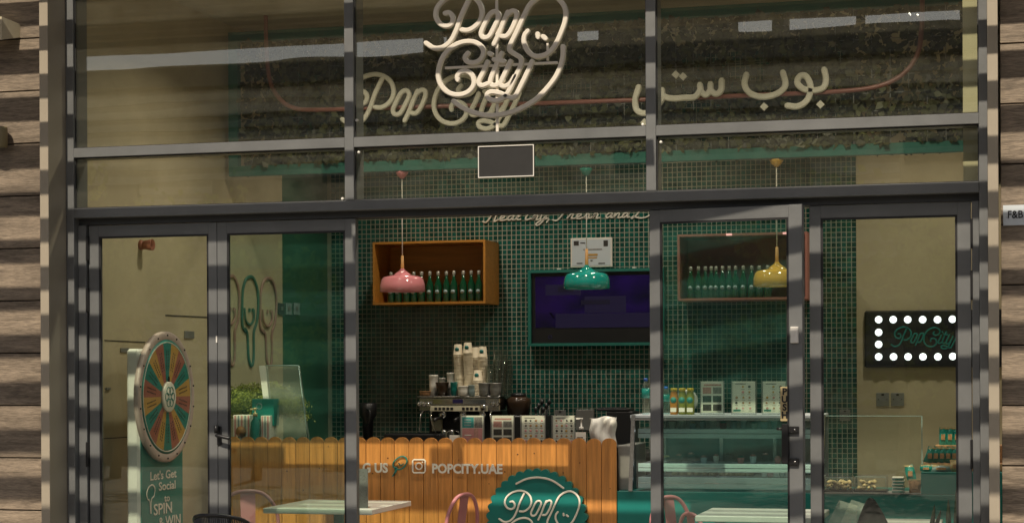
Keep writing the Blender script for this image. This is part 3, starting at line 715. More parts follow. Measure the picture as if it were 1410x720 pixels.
# ================================================================== PENDANT LAMPS
def pendant(px, ybot, ytop, ywood, yrose, Yd, mate, label):
    cx = X_(px, ybot, Yd); zb_ = Z_(px, ybot, Yd); zr = Z_(px, yrose, Yd)
    t = thing('pendant_lamp', label, 'pendant lamp', Vector((cx, Yd, zb_)), 0, 'pendant lamps over the counter')
    R_ = .162
    prof = [(R_ - .006, .0), (R_, 0), (R_ * .985, .05), (R_ * .93, .085), (R_ * .84, .103), (R_ * .55, .113), (R_ * .28, .122), (R_ * .16, .137), (R_ * .10, .16), (.011, .165), (.008, .163), (R_ * .5, .105), (R_ * .8, .095), (R_ - .012, .045)]
    n = 36; mb = MB(); vs = []; fs = []
    for r_, h in prof:
        for k in range(n): vs.append(Vector((cx + r_ * math.cos(2 * PI * k / n), Yd + r_ * math.sin(2 * PI * k / n), zb_ + h)))
    m_ = len(prof)
    for i in range(m_):
        j = (i + 1) % m_
        for k in range(n): fs.append((i * n + k, i * n + (k + 1) % n, j * n + (k + 1) % n, j * n + k))
    mb.add(vs, fs, True).part('lamp_shade', mate, t)
    zw = Z_(px, ywood, Yd)
    MB().lathe((cx, Yd, 0), [(.010, zb_ + .158), (.0125, zb_ + .17), (.0095, zw)], 12).part('stem', 'lampwood', t)
    MB().lathe((cx, Yd, 0), [(.0035, zw), (.0035, zr)], 8).part('cord', 'paper', t)
    MB().lathe((cx, Yd, 0), [(.012, zr - .005), (.03, zr + .01), (.046, zr + .035), (.048, zr + .045)], 20).part('ceiling_rose', mate, t)
    MB().lathe((cx, Yd, 0), [(.018, zb_ + .04), (.032, zb_ + .055), (.030, zb_ + .08), (.014, zb_ + .12)], 14).part('light_bulb', 'white', t)
    return t
YPn = 2.3
pendant(554.3, 401.5, 375, 352, 245, YPn, 'pinkgloss', 'pink pendant lamp hanging in front of the orange shelf')
pendant(808, 397.5, 364, 343, 241, YPn, 'teal_gloss', 'teal pendant lamp hanging in front of the television')
pendant(1070, 394, 362, 340, 229, YPn, 'yellowgloss', 'yellow pendant lamp hanging behind the glass door ajar')
# the bar the three lamps hang from
MB().box((X_(500, 240, YPn), YPn - .02, zb + .03), (X_(1200, 225, YPn), YPn - .0205 + .041, zb + .058)).part('lamp_rail', 'teal_frame', tr)

# ================================================================== CEILING LIGHTS (one is known; the others are added to brighten the room)
def downlight(x, y, label, pw=11, grp='round downlights in the shop ceiling, mostly added as fill'):
    t = thing('downlight', label, 'ceiling light', Vector((x, y, CEIL - .02)), 0, grp)
    MB().lathe((x, y, CEIL), [(.095, -.001), (.095, -.012), (.08, -.014), (.075, -.006)], 20).part('trim_ring', 'white', t)
    MB().lathe((x, y, CEIL), [(.073, -.006), (.073, -.010)], 20).part('lens', 'downlight', t)
    li = bpy.data.lights.new('downlight_fill', 'AREA'); li.shape = 'DISK'; li.size = .14; li.energy = pw; li.color = (1.0, .89, .73); li.spread = math.radians(140 if y < 2 else 115)
    o = bpy.data.objects.new('lamp', li); COL.objects.link(o); o.parent = t; o.location = (0, 0, -.01)
for i, (x, y) in enumerate([(-4.2, 1.0), (-2.6, 1.0), (-.9, 1.0), (-4.2, 3.3), (-2.6, 3.3), (-.6, 3.3)]):
    downlight(x, y, 'round white downlight, one of a set mostly added to brighten the shop', 20 if y < 2 else 15)

# ================================================================== PICKET COUNTER
YF = 1.80; ZT = Z_(600, 602, YF)
xa, xb = X_(312, 620, YF), X_(849, 620, YF)
N = 27; pw = (xb - xa) / N
ct = thing('picket_counter', 'orange timber counter clad in round topped pickets facing the doorway', 'counter', Vector(((xa + xb) / 2, YF, .012)))
pme = None
for i in range(N):
    x0 = xa + i * pw; c = pw / 2 - .0018
    if pme is None:
        poly = [(-c, 0), (c, 0), (c, ZT - .012 - .042)]
        for k in range(1, 12):
            a = PI * k / 12; poly.append((c * math.cos(a), ZT - .012 - .042 + .042 * math.sin(a)))
        poly.append((-c, ZT - .012 - .042))
        b_ = MB().prism(poly, 1, 0, .018)
        pme = b_.mesh('picket', 'picket')
    o = bpy.data.objects.new('picket', pme); COL.objects.link(o); o.parent = ct
    o.location = Vector((x0 + pw / 2, YF + random.uniform(0, .003), .012)) - ct.location
    o.location.z += random.uniform(-.0025, .0025)
    if random.random() < .55:
        kx = x0 + pw / 2 + random.uniform(-.02, .02); kz = random.uniform(.75, ZT - .05); r_ = random.uniform(.003, .0065)
        MB().lathe((kx, YF - .0003, kz), [(r_, .003), (r_ * .8, 0)], 9, 'y').part('knot', 'knot', o)
MB().box((xa, YF + .0225, .0), (xb - .01, YF + .045, ZT - .075)).part('backing_board', 'knot', ct)
MB().box((xa, YF + .047, ZT - .10), (xb - .03, YF + .62, ZT - .065), bev=.003).part('worktop', 'black_matt', ct)
MB().box((xa, YF + .55, .0), (xb - .03, YF + .57, ZT - .102)).part('back_panel', 'black_matt', ct)
ZW = ZT - .065
tx = thing('counter_lettering', 'white letters and icons across the pickets ending in POPCITY.UAE', 'lettering', P(600, 650, YF - .01))
yl = YF - .007
def put(body, x0, x1, yb, size, name='lettering', mate='letterwhite', par=tx, Y=yl, off=.0032):
    a = P(x0, yb, Y); b = P(x1, yb, Y)
    return text(body, name, mate, par, a, size, w=b.x - a.x, ext=.001, off=off)
put('G US', 499, 534, 649.5, .088); put('POPCITY.UAE', 594.5, 691.5, 650.5, .088)
def wpts(lst, Y, cl=False, seg=5): return [P(v.x, v.y, Y) for v in catmull([Vector((a, b, 0)) for a, b in lst], cl, seg)]
ic = [(570, 632.5), (584, 632.5), (585.6, 634), (585.6, 648), (584, 650.5), (570, 650.5), (568.4, 648.5), (568.4, 634)]
MB().ribbon([P(a, b, yl) for a, b in ic], .011, .005, closed=True).part('camera_icon', 'letterwhite', tx)
MB().ribbon([P(577 + 4.3 * math.cos(a * PI / 8), 641.5 + 4.3 * math.sin(a * PI / 8), yl) for a in range(16)], .009, .005, closed=True).part('camera_icon', 'letterwhite', tx)
MB().lathe(P(582, 636, yl), [(.0055, 0), (.0055, -.005)], 8, 'y').part('camera_icon', 'letterwhite', tx)
pop = [(541, 655), (546, 647), (541.5, 641), (543, 635), (551, 628.5), (558, 629), (560.5, 635), (556, 643), (549, 646), (545, 643), (544.5, 648), (542.5, 653)]
MB().ribbon(wpts(pop, yl - .003), .010, .006).part('lolly_icon', 'tealflat', tx)
MB().ribbon(wpts([(549, 637), (552, 640), (556, 638)], yl - .004), .007, .006).part('lolly_icon', 'tealflat', tx)

# scalloped round sign
c = P(741, 716, YF); R_ = 66 / 200.0
rs = thing('scalloped_sign', 'round teal scalloped sign with white script on the picket counter', 'sign', Vector((c.x, YF - .04, c.z - R_)))
poly = []
ns = 34
for k in range(ns * 6):
    a = 2 * PI * k / (ns * 6); rr = R_ + .022 * abs(math.sin(a * ns / 2)); poly.append((c.x + rr * math.cos(a), c.z + rr * math.sin(a)))
MB().prism(poly, 1, YF - .045, YF - .002).part('disc', 'teal', rs)
fn2 = lambda x, y: (702.5 + (x - 165) * .152, 690 + (y - 72) * .152)
strokes(rs, LOGO, fn2, YF - .0458, .013, .006, 'letterwhite', seg=4)
MB().ribbon(wpts([(711, 665.5), (725, 659), (742, 657), (760, 661), (776, 671.5)], YF - .0458), .013, .006).part('letter_stroke', 'signwhite', rs)

# things standing on the picket counter
def menu(px0, px1, ptop, Yd, zbase, label, kind, grp='menus in clear stands'):
    a = P(px0, ptop, Yd); b = P(px1, ptop, Yd); w = b.x - a.x; h = a.z - zbase
    t = thing('menu_stand', label, 'menu', Vector(((a.x + b.x) / 2, Yd, zbase)), 0, grp)
    lean = .0
    MB().box((a.x + .006, Yd, zbase + .012), (b.x - .006, Yd + .0015, a.z - .004)).part('card', 'paper', t)
    MB().box((a.x, Yd - .004, zbase + .004), (b.x, Yd - .001, a.z)).part('clear_sleeve', 'clear', t)
    MB().box((a.x, Yd - .03, zbase), (b.x, Yd + .04, zbase + .0035)).part('foot', 'clear', t)
    for x in (a.x - .0006, b.x - .003): MB().box((x, Yd - .006, zbase + .005), (x + .0036, Yd + .004, a.z)).part('edge', 'greymetal', t)
    y1 = Yd - .0006; x0 = a.x + .012; W_ = w - .024; z0 = zbase + .02; H_ = h - .035
    def pb(mate, u0, v0, u1, v1, y=y1):
        MB().box((x0 + u0 * W_, y - .0004, z0 + v0 * H_), (x0 + u1 * W_, y + .0005, z0 + v1 * H_)).part('print', mate, t)
    rnd = random.Random(int(px0))
    if kind == 'pink':
        pb('print_pink', 0, 0, 1, .58); pb('print_teal', 0, .6, .58, 1); pb('print_grey', .6, .6, 1, 1)
        pb('print_rose', .58, .0, .8, .575, y1 - .001); pb('paper', .12, .3, .45, .34, y1 - .001)
        for k in range(3): pb('bluegrey', .1, .68 + k * .1, .45, .72 + k * .1, y1 - .001)
    elif kind == 'four':
        pb('print_rose', .1, .9, .95, .96)
        for r_ in range(3):
            for c_ in range(2):
                m_ = 'print_rose' if r_ == 2 else 'print_dark'
                pb('print_grey' if (r_ + c_) % 2 and r_ == 2 else m_, .04 + c_ * .5, .02 + r_ * .3, .46 + c_ * .5, .25 + r_ * .3)
    else:
        cols = ['biscuit', 'print_pink', 'print_dark', 'ochre', 'print_rose']
        for r_ in range(5):
            for c_ in range(4 if kind == 'grid' else 3):
                if kind == 'grid2' and c_ == 0 and r_ > 2: continue
                u = .05 + c_ * (.25 if kind == 'grid' else .32) + rnd.uniform(0, .04); v = .05 + r_ * .19
                m_ = rnd.choice(cols); cc = MB().lathe((x0 + (u + .08) * W_, y1, z0 + (v + .06) * H_), [(.0065 + rnd.uniform(0, .003), .0004), (.006, -.0008)], 9, 'y').part('print', m_, t)
                pb('print_grey', u, v - .035, u + .16, v - .02)
        if kind == 'grid2': pb('tealflat', 0, 0, .35, .07)
        pb('print_grey', .1, .955, .6, .985)
    return t
YM = YF + .12
menu(634, 666.5, 571, YM, ZW, 'pink and teal menu card in a clear stand, leftmost on the picket counter', 'pink')
menu(676, 708, 571, YM, ZW, 'menu card with a grid of dark pictures, second on the picket counter', 'four')
menu(717, 751, 571, YM, ZW, 'white menu card of small coloured ices, third on the picket counter', 'grid')
menu(760, 792, 571, YM, ZW, 'white menu card of brown ices beside the hand sanitiser', 'grid')
# small white card behind
a = P(619, 599, YM); b = P(632, 603, YM)
MB().box((a.x, YM, ZW), (b.x, YM + .03, a.z)).single('small_card', 'paper', 'small white card just left of the pink menu', 'card')
# hand sanitiser bottle
c = P(800.5, 600, YM + .02); zt_ = Z_(800, 575, YM); zs = Z_(800, 590, YM)
t = thing('pump_bottle', 'clear hand sanitiser pump bottle beside the folded white cloth', 'bottle', Vector((c.x, c.y, ZW)))
MB().box((c.x - .038, c.y - .02, ZW + .001), (c.x + .038, c.y + .02, zs - .005), bev=.012).part('bottle', 'clear', t)
MB().box((c.x - .036, c.y - .0215, ZW + .03), (c.x + .036, c.y - .0202, zs - .022)).part('label_front', 'paper', t)
MB().box((c.x - .026, c.y - .0230, ZW + .045), (c.x + .026, c.y - .0218, ZW + .055)).part('label_print', 'print_dark', t)
MB().box((c.x - .026, c.y - .0230, ZW + .062), (c.x + .016, c.y - .0218, ZW + .068)).part('label_print', 'print_dark', t)
MB().lathe((c.x, c.y, 0), [(.016, zs - .006), (.016, zs + .012), (.006, zs + .014), (.006, zt_ - .012), (.012, zt_ - .012), (.012, zt_)], 12).box((c.x - .035, c.y - .007, zt_ - .01), (c.x + .0, c.y + .007, zt_ + .0)).part('pump', 'white', t)
# folded cloth
a = P(811, 573, YM + .02); b = P(846, 603, YM + .02)
cm = MB(); nx_, nz_ = 14, 12; vs = []; fs = []
for s_ in (0, 1):
    for i in range(nx_ + 1):
        for k in range(nz_ + 1):
            u, v = i / nx_, k / nz_
            x = a.x + (b.x - a.x) * u + .006 * math.sin(v * 9 + s_); z = ZW + (a.z - ZW) * v - (.012 * (1 - u) + .006 * math.sin(u * 8)) * v
            y = YM + .02 + s_ * .09 + (.010 * math.sin(u * 7 + v * 6) + .006 * math.sin(u * 17 - v * 5)) * (1 if s_ == 0 else 0)
            e_ = .03 * (max(0, abs(u - .5) * 2 - .7) / .3) ** 2 + .03 * (max(0, v - .8) / .2) ** 2
            vs.append((x, y + (e_ if s_ == 0 else -e_), z))
o_ = (nx_ + 1) * (nz_ + 1)
for i in range(nx_):
    for k in range(nz_):
        q = i * (nz_ + 1) + k; fs += [(q, q + 1, q + nz_ + 2, q + nz_ + 1), (q + o_, q + o_ + nz_ + 1, q + o_ + nz_ + 2, q + o_ + 1)]
for k in range(nz_):
    q = k; fs.append((q, q + o_, q + o_ + 1, q + 1)); q = nx_ * (nz_ + 1) + k; fs.append((q, q + 1, q + o_ + 1, q + o_))
for i in range(nx_):
    q = i * (nz_ + 1) + nz_; fs.append((q, q + o_, q + o_ + nz_ + 1, q + nz_ + 1))
cm.add(vs, fs, True).single('folded_cloth', 'white', 'rumpled white cloth pile at the right end of the picket counter', 'cloth')

# green plant, teal box, bottle and striped cartons at the left end of the counter
c = P(352, 602, YF + .42)
pl = thing('bushy_plant', 'bushy yellow green plant behind the left end of the picket counter', 'plant', Vector((c.x, YF + .42, ZW)))
MB().lathe((c.x, YF + .42, ZW), [(.06, 0), (.085, .12), (.088, .125)], 18).part('pot', 'white', pl)
st = MB(); lf = MB()
for i in range(330):
    a = random.uniform(0, 2 * PI); sp_ = random.uniform(.05, .36); h0 = random.uniform(.14, .34) * (1 - .45 * (sp_ / .36) ** 2)
    b0 = Vector((c.x + .02 * math.cos(a), YF + .42 + .02 * math.sin(a), ZW + .11)); e0 = b0 + Vector((sp_ * math.cos(a), sp_ * .5 * math.sin(a), h0)); mid = (b0 + e0) / 2 + Vector((0, 0, .06))
    pts = catmull([b0, mid, e0, e0 + Vector((math.cos(a) * .05, 0, -.03))], seg=3)
    st.tube(pts, .0012, 3)
    for q in pts[2:]:
        for _ in range(9):
            cc = q + Vector((random.gauss(0, .017), random.gauss(0, .017), random.gauss(0, .013))); s_ = random.uniform(.004, .009); an = random.uniform(0, 2 * PI)
            u_ = Vector((math.cos(an), random.uniform(-.6, .6), math.sin(an))) * s_; v_ = Vector((-math.sin(an), random.uniform(-.6, .6), math.cos(an))) * s_ * .45
            lf.add([cc - u_, cc - v_, cc + u_, cc + v_], [(0, 1, 2, 3)])
st.part('stem', 'leaf_light', pl, kind='stuff'); lf.part('foliage', 'leaf_light', pl, kind='stuff')
def pbox(x0, y0, x1, y1, Yd, dp, zb_=None, bev=.002):
    a = P(x0, y0, Yd); b = P(x1, y1, Yd)
    return MB().box((a.x, Yd, b.z if zb_ is None else zb_), (b.x, Yd + dp, a.z), bev=bev), a, b
mb, a, b = pbox(347, 549, 377, 586, YF + .16, .1)
bx = thing('teal_box', 'dark teal box on a carton in front of the bushy plant', 'box', Vector(((a.x + b.x) / 2, YF + .16, b.z)))
mb.part('carton', 'teal', bx); cc = P(357, 559, YF + .158); MB().ribbon([cc + Vector((.02 * math.cos(k * PI / 7), 0, .02 * math.sin(k * PI / 7))) for k in range(14)], .004, .002, closed=True).part('round_mark', 'bluegrey', bx)
mb, a, b = pbox(321, 571, 344, 603, YF + .10, .14, ZW)
bx = thing('striped_carton', 'pink and white striped carton left of the dark pump bottle', 'carton', Vector(((a.x + b.x) / 2, YF + .1, ZW)))
mb.part('carton', 'paper', bx)
for k in range(5):
    x = a.x + (b.x - a.x) * (.08 + k * .2); MB().box((x, YF + .0985, ZW + .004), (x + (b.x - a.x) * .09, YF + .0995, a.z - .004)).part('stripe', 'bluegrey' if k % 2 else 'print_pink', bx)
cc = P(332, 594, YF + .09); MB().lathe(cc, [(.038, .0), (.04, -.004)], 20, 'y').part('round_label', 'biscuit', bx)
mb, a, b = pbox(359, 572, 372, 603, YF + .12, .12, ZW)
bx = thing('striped_carton', 'narrow striped carton between the dark pump bottle and the leaning panel', 'carton', Vector(((a.x + b.x) / 2, YF + .12, ZW)))
mb.part('carton', 'paper', bx)
for k in range(3):
    x = a.x + (b.x - a.x) * (.1 + k * .3); MB().box((x, YF + .1185, ZW + .004), (x + (b.x - a.x) * .14, YF + .1195, a.z - .004)).part('stripe', 'bluegrey' if k % 2 else 'print_pink', bx)
c = P(351.5, 600, YF + .07); zt_ = Z_(351, 561, YF + .07)
t = thing('pump_bottle', 'dark teal pump bottle between two striped cartons', 'bottle', Vector((c.x, c.y, ZW)))
hh = zt_ - ZW
MB().lathe(c * 1 - Vector((0, 0, c.z - ZW)), [(.03, 0), (.032, .01), (.032, hh * .62), (.014, hh * .72), (.014, hh * .78)], 16).part('bottle', 'teal', t)
MB().lathe((c.x, c.y, ZW), [(.016, hh * .78), (.016, hh * .86), (.005, hh * .87), (.005, hh * .95), (.012, hh * .95), (.012, hh)], 12).box((c.x - .035, c.y - .006, ZW + hh * .94), (c.x, c.y + .006, ZW + hh * .985)).part('pump', 'brass', t)
# leaning clear panel with a white left edge
Yd = YF + .2
tl_, tr_, bl_, br_ = P(366, 503, Yd + .1), P(411, 503, Yd + .1), P(376, 603, Yd - .02), P(424, 603, Yd - .02)
l0, l1 = P(357, 503.5, Yd + .1), P(370, 603, Yd - .02)
bx = thing('leaning_panel', 'white edged clear display panel leaning over on the picket counter', 'display', Vector((bl_.x, Yd, ZW)))
th_ = Vector((0, .03, 0))
MB().add([bl_, br_, tr_, tl_, bl_ + th_, br_ + th_, tr_ + th_, tl_ + th_], [(0, 1, 2, 3), (7, 6, 5, 4), (0, 4, 5, 1), (1, 5, 6, 2), (2, 6, 7, 3), (3, 7, 4, 0)]).part('clear_face', 'frosted', bx)
e1 = Vector((-.001, -.005, 0)); e2 = Vector((0, .04, 0))
MB().add([l1 + e1, bl_ + e1, tl_ + e1, l0 + e1, l1 + e2, bl_ + e2 - Vector((.002, 0, 0)), tl_ + e2 - Vector((.002, 0, 0)), l0 + e2], [(0, 1, 2, 3), (7, 6, 5, 4), (0, 4, 5, 1), (1, 5, 6, 2), (2, 6, 7, 3), (3, 7, 4, 0)]).part('white_edge', 'white', bx)
MB().cyl(tl_ + Vector((0, -.003, 0)), tr_ + Vector((0, -.003, 0)), .004, 6).cyl(tr_ + Vector((0, -.003, 0)), br_ + Vector((0, -.003, 0)), .004, 6).part('edge_trim', 'bluegrey', bx)

# ================================================================== BACK WALL: shelves, bottles, television, certificate
def bottle_mesh(h=.25, r=.031):
    body = MB().lathe((0, 0, 0), [(r * .9, 0), (r, .006), (r, h * .52), (r * .8, h * .62), (r * .42, h * .74), (r * .38, h * .88)], 14).mesh('glass_body', 'bottle_green')
    cap = MB().lathe((0, 0, 0), [(r * .42, h * .86), (r * .45, h * .87), (r * .45, h * .985), (r * .3, h)], 12).mesh('cap', 'foil')
    lab = MB().lathe((0, -r * .78, h * .33), [(r * .55, -.001), (r * .55, -r * .26)], 12, 'y').mesh('round_mark', 'bluegrey')
    return body, cap, lab
BB, BC, BL = bottle_mesh()
def bottle(x, y, z, label, grp):
    t = thing('bottle', label, 'bottle', Vector((x, y, z)), 0, grp)
    for nme, me_ in (('glass_body', BB), ('cap', BC), ('round_mark', BL)):
        o = bpy.data.objects.new(nme, me_); COL.objects.link(o); o.parent = t
    return t
def shelf(tlx, tly, brx, bry, Yfr, material, inner, label, bottles, blabel, grp, right_open=False):
    a = P(tlx, tly, Yfr); b = P(brx, bry, Yfr); w_ = .018
    t = thing('wall_shelf', label, 'shelf', Vector(((a.x + b.x) / 2, Yfr, b.z)))
    MB().box((a.x, Yfr, a.z - w_), (b.x, YB - .007, a.z)).part('top_board', material, t)
    MB().box((a.x, Yfr, b.z), (b.x, YB - .007, b.z + w_)).part('bottom_board', material, t)
    MB().box((a.x, Yfr, b.z + w_), (a.x + w_, YB - .007, a.z - w_)).part('side_board', material, t)
    MB().box((b.x - w_, Yfr, b.z + w_), (b.x, YB - .007, a.z - w_)).part('side_board', material, t)
    MB().box((a.x + w_, YB - .02, b.z + w_), (b.x - w_, YB - .0075, a.z - w_)).part('back_board', inner, t)
    for px in bottles:
        q = P(px, 400, Yfr + .09)
        bottle(q.x + random.uniform(-.005, .005), Yfr + .09 + random.uniform(-.006, .006), b.z + w_ + .0005, blabel, grp)
    return t, a, b
YS = 4.0
shelf(513, 333.5, 668.5, 417.5, YS, 'orangewood', 'orangewood', 'orange timber box shelf on the tiles left of the television',
      [539, 549, 560, 570, 580, 591.5, 603.5, 614.5, 626, 637.5, 649, 660], 'green glass bottle in the row inside the orange box shelf', 'green bottles in the orange shelf')
s2_, a, b = shelf(932.5, 323, 1112, 411.5, YS, 'pinkwood', 'pinkwood', 'pinkish box shelf on the tiles behind the glass door ajar',
      [952, 961.5, 971, 979, 987, 996, 1004, 1012.5, 1024, 1035, 1046, 1057], 'dark green bottle in the row inside the pinkish box shelf', 'green bottles in the pinkish shelf')
for px in (1004, 1082):
    q = P(px, 323, YS); MB().box((q.x - .022, YS - .012, a.z - .018), (q.x + .022, YS - .001, a.z - .002)).part('clip_light', 'ledpink', s2_)
# television
def tvmat():
    M = MATS['tvglow']; n = M.node_tree.nodes; L = M.node_tree.links; b = n['Principled BSDF']
    tc = n.new('ShaderNodeTexCoord'); mp = n.new('ShaderNodeMapping'); mp.inputs['Scale'].default_value = (1, 1, 1.6); L.new(tc.outputs['Object'], mp.inputs[0])
    no = n.new('ShaderNodeTexNoise'); no.inputs['Scale'].default_value = 2.6; no.inputs['Detail'].default_value = 3; L.new(mp.outputs[0], no.inputs[0])
    cr = n.new('ShaderNodeValToRGB'); cr.color_ramp.elements[0].position = .35; cr.color_ramp.elements[0].color = (.010, .008, .045, 1)
    cr.color_ramp.elements[1].position = .65; cr.color_ramp.elements[1].color = (.055, .012, .24, 1)
    L.new(no.outputs[0], cr.inputs[0]); L.new(cr.outputs[0], b.inputs['Emission Color']); b.inputs['Emission Strength'].default_value = .14; b.inputs['Roughness'].default_value = .25
tvmat(); emit('screen_dim', (.02, .012, .08), .10, .05)
YV = YB - .09
a = P(726.5, 374, YV); b = P(915, 475, YV)
tv = thing('television', 'wall television in a teal frame showing a dim violet screen', 'television', Vector(((a.x + b.x) / 2, YV, b.z)))
e = .024
a.z += .012
MB().box((a.x, YV, b.z), (b.x, YV + .08, b.z + e)).part('frame_bar', 'teal_frame', tv); MB().box((a.x, YV, a.z - e), (b.x, YV + .08, a.z)).part('frame_bar', 'teal_frame', tv)
MB().box((a.x, YV + .001, b.z + e), (a.x + e, YV + .08, a.z - e)).part('frame_bar', 'teal_frame', tv); MB().box((b.x - e, YV + .001, b.z + e), (b.x, YV + .08, a.z - e)).part('frame_bar', 'teal_frame', tv)
MB().box((a.x + e, YV + .03, b.z + e), (b.x - e, YV + .07, a.z - e)).part('bezel', 'black', tv)
x0, x1 = X_(736, 400, YV), X_(907, 400, YV)
MB().box((x0, YV + .028, Z_(740, 451, YV)), (x1, YV + .0295, a.z - e - .03)).part('screen', 'tvglow', tv)
def tvb(mate, x0, y0, x1, y1, k=0):
    p, q = P(x0, y0, YV + .027), P(x1, y1, YV + .027)
    MB().box((p.x, YV + .0262 - k * .0008, q.z), (q.x, YV + .0272 - k * .0008, p.z)).part('screen_image', mate, tv)
tvb('tvglow2', 751, 392, 800, 406); tvb('tvglow2', 765, 432, 905, 450); tvb('tvglow2', 805, 408, 862, 430)
tvb('screen_dim', 768, 395, 790, 402, 1); tvb('screen_dim', 800, 413, 840, 419, 1)
cc = P(760, 434, YV + .024); MB().prism([(cc.x - .022, cc.z + .02), (cc.x - .008, cc.z + .025), (cc.x + .022, cc.z - .02), (cc.x + .012, cc.z - .026)], 1, YV + .0236, YV + .0246).part('screen_image', 'screen', tv)
cc = P(757.5, 464, YV + .024); MB().ribbon([cc + Vector((.014 * math.cos(k * PI / 6), 0, .014 * math.sin(k * PI / 6))) for k in range(12)], .006, .002, closed=True).part('power_light', 'tvglow2', tv)
cc = P(814, 472, YV + .026); MB().box((cc.x - .012, YV + .0255, cc.z - .002), (cc.x + .012, YV + .029, cc.z + .002)).part('badge', 'greymetal', tv)
for px in (768, 872): q = P(px, 366 - (px - 768) * .02, YV); MB().box((q.x - .014, YV + .03, a.z), (q.x + .014, YV + .07, a.z + .012)).part('bracket', 'white', tv)
# certificate
a = P(785.5, 328, YB - .03); b = P(843, 367.5, YB - .03)
t = thing('certificate_frame', 'framed pale certificate propped above the television', 'certificate', Vector(((a.x + b.x) / 2, YB - .03, b.z)))
MB().box((a.x, YB - .03, b.z), (b.x, YB - .008, a.z), bev=.003).part('frame', 'paper', t)
MB().box((a.x + .014, YB - .0325, b.z + .014), (b.x - .014, YB - .0305, a.z - .014)).part('card', 'plate_white', t)
def cb(x0, y0, x1, y1, m_='print_dark'):
    p, q = P(x0, y0, YB - .033), P(x1, y1, YB - .033); MB().box((p.x, YB - .0342, q.z), (q.x, YB - .033, p.z)).part('print', m_, t)
cb(790, 332, 797, 338); cb(831, 331, 837, 339); cb(799, 334, 806, 335.2); cb(810, 349.5, 823, 352, 'ochre'); cb(810, 354, 822, 355.5, 'ochre'); cb(813, 358, 816, 359.5); cb(794, 362, 802, 363.2); cb(824, 362, 833, 363.2); cb(803, 343, 829, 343.8, 'print_grey')

# ================================================================== BACK COUNTER AND MACHINES
YC = 3.75
x0, x1 = XL + .02, X_(905, 600, YC)
bc = thing('back_counter', 'dark back counter under the tiled wall carrying the coffee machine', 'counter', Vector(((x0 + x1) / 2, YC, .012)))
zc = Z_(630, 621, YC)
MB().box((x0, YC, zc - .04), (x1, YB - .008, zc), bev=.003).part('worktop', 'black_matt', bc)
MB().box((x0, YC + .04, .012), (x1, YB - .01, zc - .041)).part('cabinet', 'black_matt', bc)
YE = YC + .08
def ep(x, y): return P(x, y, YE)
a = ep(574, 545); b = ep(689, 545); W_ = b.x - a.x
em = thing('espresso_machine', 'chrome and steel espresso machine with cups stacked on top', 'coffee machine', Vector(((a.x + b.x) / 2, YE, zc)))
zt_ = a.z; z1 = Z_(600, 566, YE); z2 = Z_(600, 600, YE)
MB().box((a.x, YE, zt_ - .012), (b.x, YE + .46, zt_), bev=.004).part('top_tray', 'steel', em)
MB().box((a.x + .01, YE + .015, z1), (b.x - .01, YE + .45, zt_ - .013), bev=.008).part('upper_body', 'steel', em)
MB().box((a.x + .04, YE + .20, zc + .06), (b.x - .04, YE + .44, z1 - .001)).part('back_body', 'black', em)
MB().box((a.x, YE + .02, zc + .03), (b.x, YE + .44, zc + .075), bev=.008).part('drip_tray', 'steel', em)
for sx in (a.x + .03, b.x - .03):
    for sy in (YE + .06, YE + .40): MB().lathe((sx, sy, zc), [(.018, 0), (.022, .03)], 10).part('foot', 'black', em)
p0, p1 = ep(592, 559), ep(671, 566)
MB().box((p0.x, YE + .004, p1.z), (p1.x, YE + .014, p0.z), bev=.002).part('button_panel', 'cream_lit', em)
for px in (600, 605.5, 611, 616.5, 622, 638, 643.5, 649, 656):
    q = ep(px, 562.5); MB().box((q.x - .012, YE - .001, q.z - .011), (q.x + .012, YE + .0035, q.z + .011), bev=.002).part('button', 'black', em)
q0, q1 = ep(623, 549.5), ep(637, 555); MB().box((q0.x, YE + .004, q1.z), (q1.x, YE + .0145, q0.z), bev=.002).part('display', 'tvglow2', em)
q0, q1 = ep(596, 550), ep(668, 556); MB().box((q0.x, YE + .009, q1.z), (q1.x, YE + .0149, q0.z)).part('trim_plate', 'chrome', em)
for px in (578, 584, 590, 679, 685):
    q = ep(px, 556); MB().lathe((q.x, YE + .014, q.z), [(.018, 0), (.020, -.02), (.016, -.045), (.006, -.048)], 14, 'y').part('steam_knob', 'chrome', em)
for px in (665.5,):
    q = ep(px, 561); MB().lathe((q.x, YE + .003, q.z), [(.026, 0), (.026, -.012), (.02, -.016)], 16, 'y').part('pressure_gauge', 'chrome', em)
for px in (605, 633, 660):
    q = ep(px, 571); zg = z1
    MB().lathe((q.x, YE + .10, zg), [(.034, 0), (.036, -.03), (.036, -.045), (.028, -.055)], 16).part('brew_head', 'chrome', em)
    hnd = MB().tube([(q.x, YE + .06, zg - .05), (q.x - .01, YE - .03, zg - .058), (q.x - .015, YE - .09, zg - .07)], .013, 8).part('filter_handle', 'black', em)
for px, dx in ((581, -.01), (594, .02), (676, .02)):
    q = ep(px, 571)
    MB().tube(catmull([(q.x, YE + .08, z1), (q.x, YE - .02, z1 - .02), (q.x + dx, YE - .03, z1 - .11), (q.x + dx * 2, YE - .01, z1 - .17)]), .006, 8).part('steam_wand', 'chrome', em)
q0, q1 = ep(586, 576), ep(600, 594); MB().box((q0.x, YE + .17, q1.z), (q1.x, YE + .199, q0.z)).part('sticker', 'cream_lit', em)
